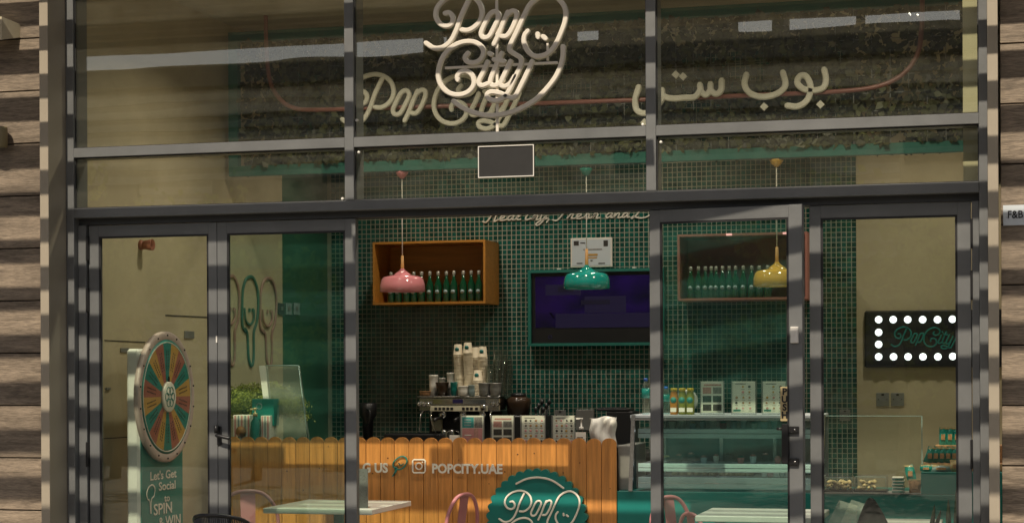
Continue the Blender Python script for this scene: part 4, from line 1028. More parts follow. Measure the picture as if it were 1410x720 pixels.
def jug(px, py, Yd, label):
    q = P(px, py, Yd); t = thing('milk_jug', label, 'jug', Vector((q.x, Yd, zc + .0755)), 0, 'steel milk jugs under the coffee machine')
    MB().lathe((q.x, Yd, zc + .0755), [(.036, 0), (.038, .01), (.030, .07), (.033, .09), (.031, .09), (.028, .07)], 16).part('jug_body', 'steel', t)
    MB().tube(catmull([(q.x + .03, Yd, zc + .155), (q.x + .06, Yd, zc + .145), (q.x + .055, Yd, zc + .10), (q.x + .036, Yd, zc + .095)]), .004, 6).part('handle', 'steel', t)
jug(612, 598, YE + .09, 'steel milk jug on the drip tray, left of the other jug'); jug(622, 598, YE + .12, 'steel milk jug on the drip tray, right of the other jug')
# paper cups stacked on the machine
CH = .088; CR = .0385
cupm = MB().lathe((0, 0, 0), [(CR, 0), (CR * 1.06, .002), (CR * 1.05, .006), (CR * .99, .007), (CR * .78, CH), (CR * .72, CH + .0005)], 16).mesh('paper_cup', 'papercup')
cmark = MB().lathe((0, -CR * .80, CH * .55), [(.017, 0), (.017, -.0045)], 14, 'y').mesh('round_mark', 'teal')
def cup_stack(px, ytop, Yd, label, zbase, step=.0125, r=1.0, mark=True):
    q = P(px, ytop, Yd); h = q.z - zbase; n = max(1, int(round((h - CH * r) / step)) + 1); stp = (h - CH * r) / max(1, n - 1) if n > 1 else 0
    for i in range(n):
        o = bpy.data.objects.new('paper_cup', cupm); COL.objects.link(o)
        o.location = (q.x + random.uniform(-.0012, .0012) + .0005 * i * math.sin(px), Yd + random.uniform(-.001, .001), zbase + i * stp); o.scale = (r, r, r)
        o['label'] = label; o['category'] = 'paper cup'; o['group'] = 'paper cups stacked on the coffee machine'
        if i == n - 1 and mark:
            k_ = bpy.data.objects.new('round_mark', cmark); COL.objects.link(k_); k_.parent = o
zt2 = zt_ + .0005
YK = YE + .10
cup_stack(633, 474, YK, 'off white paper cup in the leftmost tall stack on the coffee machine', zt2)
cup_stack(646, 471.5, YK - .01, 'off white paper cup in the tallest stack on the coffee machine', zt2)
cup_stack(654, 478, YK + .12, 'off white paper cup in the stack behind the tallest one', zt2, mark=False)
cup_stack(665.5, 477, YK + .02, 'off white paper cup in the stack beside the clear cups', zt2)
cup_stack(658.5, 509.5, YK - .06, 'off white paper cup in the short stack in front of the tall ones', zt2)
def pot(px, ytop, w_px, Yd, label, mate, zb_, name='jar', cat='jar', r_top=1.0, r_bot=.9, lid=None):
    q = P(px, ytop, Yd); r = w_px / 2 / 174; h = q.z - zb_
    t = thing(name, label, cat, Vector((q.x, Yd, zb_)))
    MB().lathe((q.x, Yd, zb_), [(r * r_bot, 0), (r * (r_bot + r_top) / 2, h * .5), (r * r_top, h * .93), (r * r_top * 1.03, h * .94), (r * r_top, h), (r * r_top * .85, h)], 18).part('body', mate, t)
    if lid: MB().lathe((q.x, Yd, zb_ + h), [(r * 1.06, .0005), (r * 1.06, .012), (r * .8, .016)], 18).part('lid', lid, t)
    return t
pot(597, 516, 13, YK, 'short white cup at the left end on the coffee machine', 'paper', zt2, 'ceramic_cup', 'cup')
pot(609, 520, 9, YK + .08, 'small white cup behind the glass bowl', 'paper', zt2, 'ceramic_cup', 'cup')
pot(621, 513, 12, YK + .02, 'taller white cup right of the glass bowl', 'paper', zt2, 'ceramic_cup', 'cup')
pot(609, 526, 19, YK - .06, 'brown glass bowl on top of the coffee machine', 'coffee', zt2, 'glass_bowl', 'bowl', 1, .7)
pot(625, 526, 10, YK - .07, 'small teal ribbed cup on top of the coffee machine', 'teal', zt2, 'teal_cup', 'cup', 1, .75)
pot(587, 538, 20, YK, 'low brown dish at the left end on the coffee machine', 'biscuit', zt2, 'dish', 'dish', 1, .9)
pot(638.5, 531, 14, YK - .07, 'cluster of white lids in front of the tall cup stacks', 'paper', zt2, 'cup_lid_pile', 'lids', 1, 1)
pot(651, 530, 12, YK - .07, 'grey lid pile left of the pair of grey piles', 'bluegrey', zt2, 'cup_lid_pile', 'lids', 1, 1)
pot(667, 527, 17, YK - .07, 'wide grey lid pile, middle one on the coffee machine', 'greymetal', zt2, 'cup_lid_pile', 'lids', 1, .9)
pot(682, 527, 17, YK - .07, 'rightmost wide grey lid pile on the coffee machine', 'greymetal', zt2, 'cup_lid_pile', 'lids', 1, .9)
ccup = MB().lathe((0, 0, 0), [(.040, 0), (.042, .002), (.041, .007), (.030, .105), (.024, .112)], 16).mesh('clear_cup', 'clear')
for px, yt, yd in ((675, 498, YK), (684, 480, YK + .02), (691, 484, YK + .05), (698, 490, YK + .10)):
    q = P(px, yt, yd); h = q.z - zt2; n = int((h - .11) / .018) + 1
    for i in range(n):
        o = bpy.data.objects.new('clear_cup', ccup); COL.objects.link(o); o.location = (q.x + .0008 * i, yd, zt2 + i * (h - .11) / max(1, n - 1))
        o['label'] = 'clear plastic cup in the stacks at the right end of the coffee machine'; o['category'] = 'plastic cup'; o['group'] = 'clear cups stacked on the coffee machine'
# dark equipment along the counter
def machine(x0, y0, x1, y1, Yd, dp, name, label, cat, extra=None, mate='black'):
    a = P(x0, y0, Yd); b = P(x1, y1, Yd)
    t = thing(name, label, cat, Vector(((a.x + b.x) / 2, Yd, zc)))
    MB().box((a.x, Yd, zc + .001), (b.x, Yd + dp, a.z), bev=.008).part('body', mate, t)
    return t, a, b
t, a, b = machine(696, 572, 750, 600, YC + .15, .3, 'blender_base', 'dark bar blender standing between the coffee machine and the menus', 'blender')
q = P(714, 560, YC + .3); MB().lathe((q.x, YC + .3, a.z), [(.085, 0), (.10, .10), (.10, .13), (.06, .15)], 18).part('jug_body', 'coffee', t)
MB().lathe((q.x, YC + .3, a.z + .15), [(.062, .0), (.06, .02), (.02, .03)], 18).part('lid', 'black', t)
q = P(747, 555, YC + .25)
t = thing('bar_tool_holder', 'dark cluster of bar tools standing left of the white sockets', 'utensil holder', Vector((q.x, YC + .25, zc)))
MB().lathe((q.x, YC + .25, zc), [(.05, 0), (.055, .16), (.05, .16)], 16).part('holder', 'black', t)
for k in range(6): MB().tube([(q.x, YC + .25, zc + .15), (q.x + (k - 2.5) * .02, YC + .25 + (k % 3 - 1) * .02, zc + .30 + .03 * (k % 3))], .006, 6).lathe((q.x + (k - 2.5) * .02, YC + .25 + (k % 3 - 1) * .02, zc + .30 + .03 * (k % 3)), [(.006, 0), (.016, .02), (.012, .045)], 8).part('tool', 'black', t)
q = P(504, 545, YC + .1)
t = thing('coffee_grinder', 'tall black coffee grinder just inside the left edge of the doorway', 'grinder', Vector((q.x, YC + .1, zc)))
MB().box((q.x - .05, YC + .02, zc), (q.x + .03, YC + .3, zc + .08), bev=.01).part('base', 'black', t)
MB().lathe((q.x - .02, YC + .2, zc + .08), [(.04, 0), (.045, .16), (.07, .2), (.075, .29), (.06, .30)], 16).part('grinder_body', 'black', t)
MB().tube(catmull([(q.x - .01, YC + .1, zc + .20), (q.x + .04, YC + .06, zc + .22), (q.x + .045, YC + .06, zc + .31), (q.x + .0, YC + .1, zc + .33)]), .008, 7).part('lever', 'black', t)
t, a, b = machine(528, 597, 606, 605, YC + .02, .3, 'tray', 'low dark knock box and tray left of the coffee machine', 'tray')
t, a, b = machine(835, 566, 872, 600, YC + .1, .25, 'till', 'dark card till on the back counter near the display case', 'till')
MB().box((a.x - .08, YC + .10, a.z + .001), (b.x - .03, YC + .3, a.z + .022), bev=.004).part('keyboard', 'black', t)
for k in range(8): MB().box((a.x - .07 + k * .026, YC + .12, a.z + .0225), (a.x - .05 + k * .026, YC + .28, a.z + .028)).part('key', 'black_matt', t)
def socket(x0, y0, x1, y1, Yd, label, rock=True):
    a = P(x0, y0, Yd); b = P(x1, y1, Yd)
    t = thing('wall_socket', label, 'socket', Vector(((a.x + b.x) / 2, Yd, b.z)))
    MB().box((a.x, Yd - .009, b.z), (b.x, Yd - .0005, a.z), bev=.002).part('plate', 'bluegrey' if not rock else 'greymetal', t)
    cx = (a.x + b.x) / 2; w = (b.x - a.x)
    MB().box((cx - w * .1, Yd - .012, a.z - w * .22), (cx + w * .1, Yd - .0092, a.z - w * .08)).part('switch', 'black_matt', t)
    for s_ in (-.32, .32): MB().lathe((cx + s_ * w, Yd - .009, (a.z + b.z) / 2), [(.004, 0), (.004, -.002)], 8, 'y').part('screw', 'black_matt', t)
    return t
Yw = YB - .006
socket(1206.5, 540.5, 1224.5, 559, YB - .012, 'grey wall socket under the bulb sign, left one of the pair')
socket(1227, 540.5, 1245, 558.5, YB - .012, 'grey wall socket under the bulb sign, right one of the pair')
socket(1156, 563.5, 1171, 579, Yw, 'grey wall socket on the dark tiles left of the cream wall')
socket(764, 564, 779.5, 578, Yw, 'pale wall socket on the tiles above the third menu')
a = P(794, 563.5, Yw); b = P(819, 592, Yw)
MB().box((a.x, Yw - .03, b.z), (b.x, Yw - .0, a.z), bev=.003).single('wall_box', 'greymetal', 'grey box on the tiles behind the hand sanitiser', 'wall box')

# water bottle
def waterb(px, ytop, ybot, Yd, label, zb_):
    q = P(px, ytop, Yd); h = q.z - zb_; r = .026
    t = thing('water_bottle', label, 'water bottle', Vector((q.x, Yd, zb_)))
    MB().lathe((q.x, Yd, zb_), [(r * .9, 0), (r, .008), (r * .93, h * .15), (r, h * .2), (r * .93, h * .25), (r, h * .3), (r, h * .7), (r * .8, h * .8), (r * .42, h * .92)], 16).part('bottle_body', 'waterbottle', t)
    MB().lathe((q.x, Yd, zb_), [(r * 1.02, h * .45), (r * 1.02, h * .72)], 16).part('wrap_label', 'teal_gloss', t)
    MB().lathe((q.x, Yd, zb_), [(r * .5, h * .92), (r * .5, h), (r * .4, h * 1.003)], 12).part('cap', 'capblue', t)

# ================================================================== DISPLAY CASE, TEAL COUNTER
YD = YF
zt_ = Z_(905, 676, YD)                    # top of the teal base
x0 = xb + .003; x1 = XR - .02
tc_ = thing('teal_counter', 'long glossy teal counter front running under the display case', 'counter', Vector(((x0 + x1) / 2, YD, .012)))
MB().box((x0, YD, .012), (x1, YD + .7, zt_), bev=.003).part('front_panel', 'teal', tc_)
xs = X_(1268, 650, YD); zs_ = Z_(1290, 649.5, YD)
MB().box((xs, YD + .001, zt_ + .001), (x1, YD + .7, zs_), bev=.003).part('raised_step', 'teal', tc_)
MB().box((X_(1131, 680, YD), YD - .004, zt_ + .0005), (xs - .001, YD + .25, zt_ + .006)).part('edge_trim', 'greymetal', tc_)
dx0, dx1 = X_(868, 640, YD), X_(1129, 640, YD)
cz = Z_(960, 571, YD)
dc = thing('display_case', 'glass and steel refrigerated display case behind the glass door ajar', 'display case', Vector(((dx0 + dx1) / 2, YD, zt_)))
dd = .62
MB().box((dx0, YD - .002, cz - .022), (dx1, YD + dd, cz), bev=.004).part('top_slab', 'plate_white', dc)
MB().box((dx0 + .004, YD - .004, cz - .036), (dx1 - .004, YD + .01, cz - .023)).part('light_strip', 'steel', dc)
# slanted side posts
for xx, sg_ in ((dx0, 1), (dx1, -1)):
    MB().add([(xx - .012, YD - .012, zt_), (xx + .014, YD - .012, zt_), (xx + .036, YD - .012, cz), (xx + .010, YD - .012, cz), (xx - .012, YD + .02, zt_), (xx + .014, YD + .02, zt_), (xx + .036, YD + .02, cz), (xx + .010, YD + .02, cz)],
             [(0, 1, 2, 3), (7, 6, 5, 4), (0, 4, 5, 1), (1, 5, 6, 2), (2, 6, 7, 3), (3, 7, 4, 0)]).part('corner_post', 'steel', dc)
MB().box((dx0 + .04, YD + .001, zt_ + .001), (dx1 - .01, YD + .006, cz - .037)).part('front_glass', 'glass_case', dc)
MB().box((dx0 + .02, YD + dd - .03, zt_ + .001), (dx1, YD + dd, cz - .023)).part('back_panel', 'greymetal', dc)
MB().box((dx0 - .10, YD + .08, zt_ + .0), (dx0 - .014, YD + dd, Z_(856, 613, YD + .08)), bev=.003).part('side_housing', 'greymetal', dc)
H_ = cz - zt_
emit('case_fill', (.82, .95, 1.0), .7)  # added glow that brightens the inside of the case
for (ya_, yb_), dpt in (((590, 603), .34), ((638, 650), .42), ((657, 673), .5)):
    za_, zb2 = Z_(980, ya_, YD + .04), Z_(980, yb_, YD + .04); z = za_ - .012
    MB().box((dx0 + .045, YD + .05, z), (dx1 - .012, YD + .05 + dpt, z + .008)).part('glass_shelf', 'plate_white', dc)
    MB().box((dx0 + .045, YD + .030, zb2), (dx1 - .012, YD + .044, za_), bev=.004).part('reflection_rail', 'bluepale', dc)  # pale shelf edge that paints in the sky reflections of the case glass
    MB().box((dx0 + .05, YD + .11, z - .012), (dx1 - .016, YD + .125, z - .001)).part('shelf_fill', 'case_fill', dc)  # added glowing strip under each shelf, fills the case with light
    MB().box((dx0 + .05, YD + .029, (za_ + zb2) / 2 - .002), (dx1 - .016, YD + .0305, (za_ + zb2) / 2 + .002)).part('shelf_trim', 'chrome', dc)
for k, px in enumerate((905, 985, 1060)):
    q = P(px, 620, YD + .3); MB().box((q.x - .012, YD + dd - .05, zt_ + .02), (q.x + .012, YD + dd - .031, cz - .04)).part('rack_upright', 'steel', dc)
# goods inside the case
def roll_pack(px0, px1, y0, y1, Yd, label):
    a = P(px0, y0, Yd); b = P(px1, y1, Yd); n = 6
    t = thing('wafer_pack', label, 'sweets', Vector(((a.x + b.x) / 2, Yd, b.z)))
    for k in range(n):
        xA = a.x + (b.x - a.x) * k / n; w = (b.x - a.x) / n
        MB().box((xA + .001, Yd, b.z), (xA + w - .002, Yd + .10, a.z), bev=.006).part('wafer_roll', ['paper', 'print_pink', 'paper', 'bluegrey', 'paper', 'ochre'][k % 6], t)
roll_pack(1048, 1098, 657 - 12, 657, YD + .12, 'striped pastel wafer pack on the lowest shelf of the display case')
for k, (pxa, pxb) in enumerate(((925, 985), (990, 1035))):
    a = P(pxa, 652, YD + .2); b = P(pxb, 660, YD + .2); zsv = Z_(980, 657, YD + .04) - .0035
    t = thing('pastry_tray', 'flat tray of pale pastries inside the case, ' + ('wider one at left' if k == 0 else 'narrower one in the middle'), 'tray', Vector(((a.x + b.x) / 2, YD + .2, zsv)))
    MB().box((a.x, YD + .14, zsv), (b.x, YD + .4, zsv + .008), bev=.002).part('tray', 'steel', t)
    for i in range(6):
        for j in range(3):
            MB().lathe((a.x + .02 + (b.x - a.x - .04) * i / 5, YD + .18 + j * .08, zsv + .0085), [(.016, 0), (.02, .008), (.014, .02), (.004, .024)], 9).part('pastry', 'popcorn', t)
for row, (ya_, pxs, dpt) in enumerate(((590, range(912, 1080, 14), .14), (638, range(918, 1085, 17), .2))):
    for k, px in enumerate(pxs):
        q = P(px, ya_, YD + dpt); z_ = Z_(980, ya_, YD + .04) - .0035; r_ = random.uniform(.020, .026)
        t = thing('dessert_tub', ('small pastel dessert tub on the top shelf of the display case' if row == 0 else 'small pastel dessert tub on the middle shelf of the display case'), 'tub', Vector((q.x, YD + dpt, z_)), 0, 'dessert tubs on the top shelf' if row == 0 else 'dessert tubs on the middle shelf')
        MB().lathe((q.x, YD + dpt, z_), [(r_ * .8, 0), (r_, .035 + .01 * (k % 3)), (r_ * 1.06, .037 + .01 * (k % 3))], 12).part('cup', random.choice(['paper', 'bluepale', 'clear', 'print_pink']), t)
        MB().lathe((q.x, YD + dpt, z_), [(r_ * .9, .0375 + .01 * (k % 3)), (r_ * .5, .05 + .01 * (k % 3))], 12).part('topping', random.choice(['popcorn', 'coffee', 'packet', 'print_rose']), t)
# on top of the case
zc2 = cz + .0006
waterb(889, 520.5, 574, YD + .12, 'water bottle with a blue cap and teal label on the case corner', zc2)
waterb(917, 532, 574, YD + .22, 'pale water bottle behind the leftmost juice bottle', zc2)
def juice(px, label, mate):
    Yd = YD + .10; q = P(px, 534, Yd); h = q.z - zc2; r = .0275
    t = thing('juice_bottle', label, 'juice bottle', Vector((q.x, Yd, zc2)), 0, 'juice bottles with yellow caps')
    MB().lathe((q.x, Yd, zc2), [(r * .92, 0), (r, .006), (r, h * .72), (r * .75, h * .86), (r * .7, h * .88)], 18).part('bottle_body', mate, t)
    MB().lathe((q.x, Yd, zc2), [(r * .82, h * .88), (r * .82, h * .99), (r * .7, h)], 18).part('cap', 'capyellow', t)
    MB().lathe((q.x, Yd - r * .70, zc2 + h * .55), [(r * .72, .0), (r * .72, -r * .36)], 16, 'y').part('round_label', 'tealflat', t)
    MB().box((q.x - r * .7, Yd - r * 1.02, zc2 + h * .10), (q.x + r * .7, Yd - r * .6, zc2 + h * .26)).part('strip_label', 'paper', t)
juice(928, 'orange juice bottle with a yellow cap, leftmost of three on the case', 'juice_orange')
juice(939.5, 'orange green juice bottle with a yellow cap, middle of three', 'juice_green')
juice(950.5, 'green juice bottle with a yellow cap, right of three beside a menu', 'juice_green')
q = P(946, 535, YD + .3); r_ = 15.5 / 205
t = thing('round_plate', 'round grey plate standing up behind the juice bottles', 'plate', Vector((q.x, YD + .3, zc2)))
MB().lathe((q.x, YD + .3, zc2 + r_ + .012), [(r_ * .7, .004), (r_, -.004), (r_, -.008), (r_ * .75, .0)], 32, 'y').part('disc', 'greymetal', t)
MB().box((q.x - .03, YD + .28, zc2), (q.x + .03, YD + .33, zc2 + .013)).part('foot', 'greymetal', t)
menu(964, 997, 524, YD + .13, zc2, 'menu of six dark pictures, leftmost of three on the display case', 'four')
menu(1007, 1041, 524, YD + .13, zc2, 'white menu of small ices, middle of three on the display case', 'grid2')
menu(1049, 1083, 524, YD + .13, zc2, 'white menu of small ices behind the push sign', 'grid2')

# pastry boxes, packets and the clear screen on the right
a = P(1131.5, 572, YD + .45); b = P(1270, 655, YD + .45)
t = thing('counter_screen', 'upright clear screen on the teal counter in front of the cream wall', 'screen', Vector(((a.x + b.x) / 2, YD + .45, zt_)))
MB().box((a.x, YD + .45, zt_ + .001), (b.x, YD + .455, a.z)).part('clear_sheet', 'clear', t)
MB().box((b.x - .004, YD + .446, zt_ + .001), (b.x + .002, YD + .4495, a.z)).box((a.x, YD + .446, a.z - .003), (b.x - .005, YD + .4495, a.z + .001)).part('edge', 'bluegrey', t)
def clear_box(px0, px1, ytop, Yd, dp, label, fill):
    a = P(px0, ytop, Yd); b = P(px1, 680, Yd); z0 = zt_ + .0065; z1 = a.z
    t = thing('pastry_box', label, 'pastry box', Vector(((a.x + b.x) / 2, Yd, z0)))
    MB().box((a.x, Yd, z0), (b.x, Yd + dp, z0 + .012)).part('base', 'black', t)
    MB().box((a.x + .001, Yd + .001, z0 + .0125), (b.x - .001, Yd + dp - .001, z1), bev=.008).part('clear_cover', 'clear', t)
    for yy in (Yd - .001, Yd + dp - .002): MB().tube([(a.x + .004, yy, z0 + .013), (a.x + .006, yy, z1 - .004), (b.x - .006, yy, z1 - .004), (b.x - .004, yy, z0 + .013)], .0022, 5).part('cover_edge', 'bluegrey', t)
    for k in range(fill):
        r_ = random.uniform(.009, .017); c_ = Vector((random.uniform(a.x + .02, a.x + (b.x - a.x) * (.92 if fill > 50 else .6)), random.uniform(Yd + .02, Yd + dp - .02), z0 + .02 + random.uniform(0, (z1 - z0) * .45)))
        MB().lathe(c_, [(r_ * .3, -r_ * .8), (r_, -r_ * .2), (r_ * .9, r_ * .4), (r_ * .2, r_ * .9)], 6).part('biscuit', 'popcorn', t)
clear_box(1134, 1174, 656, YD + .04, .2, 'clear box heaped with popcorn, left on the teal counter', 70)
clear_box(1176, 1221, 655, YD + .06, .2, 'nearly empty clear pastry box right of the popcorn box', 26)
for k in range(5):
    a = P(1228 + (k % 2) * 1.0, 676 - k * 4.3, YD + .05); b = P(1244 + (k % 2), 680, YD + .05); h_ = 4.2 / 212
    z0 = zt_ + .0066 + k * h_
    t = thing('wafer_box', ['lowest', 'second lowest', 'middle', 'second highest', 'topmost'][k] + ' teal and white wafer box of the small stack', 'box', Vector(((a.x + b.x) / 2, YD + .05, z0)), 0, 'stacked small teal and white boxes')
    MB().box((a.x, YD + .05, z0), (b.x, YD + .15, z0 + h_ - .0008), bev=.001).part('carton', 'paper', t)
    MB().box((a.x + .002, YD + .0485, z0 + .002), (b.x - .002, YD + .0495, z0 + h_ * .5)).part('print', 'tealflat', t)
def packet(px, ybot, hpx, wpx, Yd, tilt, label, mate='packet', zb_=None):
    q = P(px, ybot, Yd); s_ = 210; w = wpx / s_; h = hpx / s_
    z0 = q.z if zb_ is None else zb_
    t = thing('snack_packet', label, 'packet', Vector((q.x, Yd, z0)), 0, 'teal snack packets piled on the raised step')
    vs = []; fs = []; nx_, nz_ = 5, 8; R = Matrix.Rotation(tilt, 3, 'Y')
    for s2 in (0, 1):
        for i in range(nx_ + 1):
            for k in range(nz_ + 1):
                u, v = i / nx_ - .5, k / nz_
                th_ = .016 * max(0, 1 - (2 * u) ** 4) * math.sin(PI * min(1, max(0, v * 1.0))) + .001
                p = Vector((u * w * (1 + .08 * math.sin(v * 5 + px)), (-1 if s2 == 0 else 1) * th_ + .003 * math.sin(u * 20 + v * 9), v * h)); p = R @ p; p.z = max(p.z, .0)
                vs.append(p + Vector((q.x, Yd, z0)))
    o_ = (nx_ + 1) * (nz_ + 1)
    for i in range(nx_):
        for k in range(nz_):
            a_ = i * (nz_ + 1) + k; fs += [(a_, a_ + 1, a_ + nz_ + 2, a_ + nz_ + 1), (a_ + o_, a_ + o_ + nz_ + 1, a_ + o_ + nz_ + 2, a_ + o_ + 1)]
    MB().add(vs, fs, True).part('wrapper', mate, t)
    c_ = R @ Vector((0, -.018, h * .5)); c_ = c_ + Vector((q.x, Yd, z0))
    MB().box((c_.x - w * .25, c_.y - .004, c_.z - h * .2), (c_.x + w * .25, c_.y + .004, c_.z + h * .12)).part('window', 'biscuit', t)
    ct_ = R @ Vector((0, -.004, h)); ct_ = ct_ + Vector((q.x, Yd, z0))
    MB().box((ct_.x - w * .45, ct_.y - .002, ct_.z - .010), (ct_.x + w * .45, ct_.y + .010, ct_.z)).part('top_seal', 'popcorn', t)
zst = zs_ + .0006
# two small risers on the step
r1 = P(1272, 637, YD + .15); r2 = P(1288, 612.5, YD + .32)
MB().box((r1.x, YD + .12, zst), (XR - .05, YD + .27, r1.z), bev=.002).single('display_riser', 'biscuit', 'low brown riser carrying the middle row of teal packets', 'riser')
MB().box((r2.x, YD + .28, zst), (XR - .05, YD + .5, r2.z), bev=.002).single('display_riser', 'biscuit', 'higher brown riser carrying the top row of teal packets', 'riser')
nth = ['leftmost', 'second', 'third', 'fourth', 'fifth', 'sixth']
for k in range(4): packet(1298 + k * 9.5, 612, 24, 10.5, YD + .35 + .004 * k, .06, nth[k] + ' teal packet in the top row on the high riser', zb_=r2.z + .0006)
for k in range(5): packet(1277 + k * 8.5, 636.5, 22, 11, YD + .16 + .005 * k, .30, nth[k] + ' tilted teal packet in the middle row on the low riser', zb_=r1.z + .0006)
packet(1256, 662, 21, 12, YD + .10, -.22, 'teal packet leaning against the step edge above the popcorn bag', zb_=Z_(1256, 661, YD + .1))
for k in range(2): packet(1275 + k * 13, 650, 9, 15, YD + .05, .05, ['left', 'right'][k] + ' small teal packet lying along the front of the step', zb_=zst)
packet(1296, 650, 9, 25, YD + .03, 0, 'wide pale teal packet at the front of the step', mate='bluegrey', zb_=zst)
packet(1316, 650, 16, 14, YD + .05, 0, 'clear bag of popcorn on the step by the door frame', mate='popcorn', zb_=zst)
packet(1260, 680, 18, 16, YD + .07, 0, 'small pinkish popcorn bag against the teal step', mate='biscuit', zb_=zt_ + .0066)

# ================================================================== BULB SIGN
YU = YB - .06
a = P(1190, 428, YU); zb_ = Z_(1190, 506, YU); xr = a.x + 1.08
bs = thing('bulb_sign', 'dark board ringed by lit round bulbs with dark green script', 'sign', Vector((a.x + .5, YU, zb_)))
MB().box((a.x, YU, zb_), (xr, YU + .045, a.z), bev=.012).part('board', 'black', bs)
bulbs = [(1210, 440), (1230, 440), (1250, 440), (1270.5, 440), (1291, 440), (1311.5, 439.5), (1332, 439), (1352, 439), (1210, 457.5), (1210, 474), (1210, 491), (1230.5, 491), (1250.5, 491), (1271, 491), (1291.5, 491), (1312, 490.5), (1332, 490), (1352, 490)]
for px, py in bulbs:
    q = P(px, py, YU)
    MB().lathe(q, [(.034, -.001), (.034, -.006), (.030, -.007)], 18, 'y').part('bulb_socket', 'black_matt', bs)
    MB().lathe(q, [(.022, -.0075), (.028, -.015), (.024, -.028), (.010, -.035)], 18, 'y').part('bulb', 'bulb', bs)
strokes(bs, POP, lambda x, y: (1258.6 + (x - 400) * .094, 465 + (y - 130) * .094), YU - .001, .012, .004, 'teal', seg=4)
strokes(bs, CITY, lambda x, y: (1272 + (x - 130) * .094, 451 + (y - 220) * .094), YU - .001, .012, .004, 'teal', seg=4)

# ================================================================== LEFT SIDE WALL DETAILS
def wallstrip(x0, y0, x1, y1, th_, name, label, cat, mate='print_dark'):
    a = PX(x0, y0, XL + .002); b = PX(x1, y1, XL + .002)
    return MB().add([(XL + .0005, a.y, a.z - th_), (XL + .0005, b.y, b.z - th_), (XL + .0005, b.y, b.z + th_), (XL + .0005, a.y, a.z + th_), (XL + .004, a.y, a.z - th_), (XL + .004, b.y, b.z - th_), (XL + .004, b.y, b.z + th_), (XL + .004, a.y, a.z + th_)],
             [(0, 3, 2, 1), (4, 5, 6, 7), (0, 1, 5, 4), (1, 2, 6, 5), (2, 3, 7, 6), (3, 0, 4, 7)])
for i, (x0, y0, x1, y1, th_) in enumerate([(144, 468.5, 200, 471, .003), (228, 434, 290, 436.8, .004), (143, 603.5, 182, 601, .003)]):
    o = wallstrip(x0, y0, x1, y1, th_, 'j', '', '').part('wall_joint', 'print_dark', wl)
for (x0, y0, x1, y1, nm) in ((165, 479, 177, 485, 'small grey air grille low on the cream wall left of the wheel'), (253, 455.5, 266, 466, 'grey wall grille right of the wheel on the cream wall'), (145, 533, 151, 536.5, 'tiny dark plate low on the cream wall left of the wheel')):
    a = PX(x0, y0, XL); b = PX(x1, y1, XL)
    MB().box((XL + .0008, a.y, b.z), (XL + .01, b.y, a.z), bev=.001).single('wall_grille', 'greymetal', nm, 'grille')
for px, lab_ in ((386, 'dark switch plate on the green wall, left of three'), (396, 'pale switch plate on the green wall, middle of three'), (407, 'pale switch plate on the green wall, right of three')):
    a = PX(px - 4, 417, XL); b = PX(px + 4, 433.5, XL)
    t = thing('wall_switch', lab_, 'switch', Vector((XL + .005, (a.y + b.y) / 2, b.z)))
    MB().box((XL + .0018, a.y, b.z), (XL + .012, b.y, a.z), bev=.001).part('plate', 'print_dark' if px < 390 else 'bluegrey', t)
    MB().box((XL + .0125, a.y * .7 + b.y * .3, b.z * .6 + a.z * .4), (XL + .016, a.y * .3 + b.y * .7, b.z * .3 + a.z * .7)).part('rocker', 'greymetal', t)
# terracotta wall lamp
c = PX(214, 337, XL); c2 = PX(214, 337, XL + .11)
t = thing('wall_lamp', 'terracotta wall lamp high on the cream side wall', 'wall lamp', c)
MB().lathe((XL + .002, c2.y, c2.z), [(.034, 0), (.03, .02), (.024, .025)], 18, 'x').part('back_plate', 'terracotta', t)
MB().lathe((XL + .026, c2.y, c2.z), [(.028, 0), (.038, .062), (.036, .066), (.02, .03)], 20, 'x').part('lamp_shade', 'terracotta', t)
# painted lolly outlines (relief strokes on the wall)
def lolly(cx, top, mate, label):
    t = thing('lolly_outline', label, 'wall art', PX(cx, 500, XL))
    A = [(-7, 72), (-4, 78), (-3, 95), (-2, 112), (1, 122), (4, 118), (5, 100), (5, 76), (9, 62), (11, 40), (10, 18), (5, 3), (0, 0), (-6, 4), (-10, 18), (-11, 40), (-11, 66), (-7, 74)]
    q = catmull([Vector((a_, b_, 0)) for a_, b_ in A], seg=4)
    MB().ribbon([PX(cx + v.x, top + v.y, XL + .004) for v in q], .026, .010, axis=Vector((-1, 0, 0))).part('outline', mate, t)
    B = [(-8, 44), (-6, 60), (0, 66), (5, 58), (5, 46)]
    q = catmull([Vector((a_, b_, 0)) for a_, b_ in B], seg=4)
    MB().ribbon([PX(cx + v.x, top + v.y, XL + .008) for v in q], .018, .010, axis=Vector((-1, 0, 0))).part('outline', mate, t)
    for dx in (-1.5, 3): 
        c_ = PX(cx + dx, top + 46, XL); MB().box((XL + .003, c_.y - .012, c_.z - .014), (XL + .012, c_.y + .012, c_.z + .014)).part('eye', mate, t)
lolly(318, 380, 'lolly_pink', 'pink lolly outline on the wall, leftmost and half hidden by the door stile')
lolly(344, 381, 'lolly_teal', 'teal lolly outline on the wall, between two pink ones')
lolly(369, 383, 'lolly_pink', 'pink lolly outline on the wall, rightmost of three beside the switches')

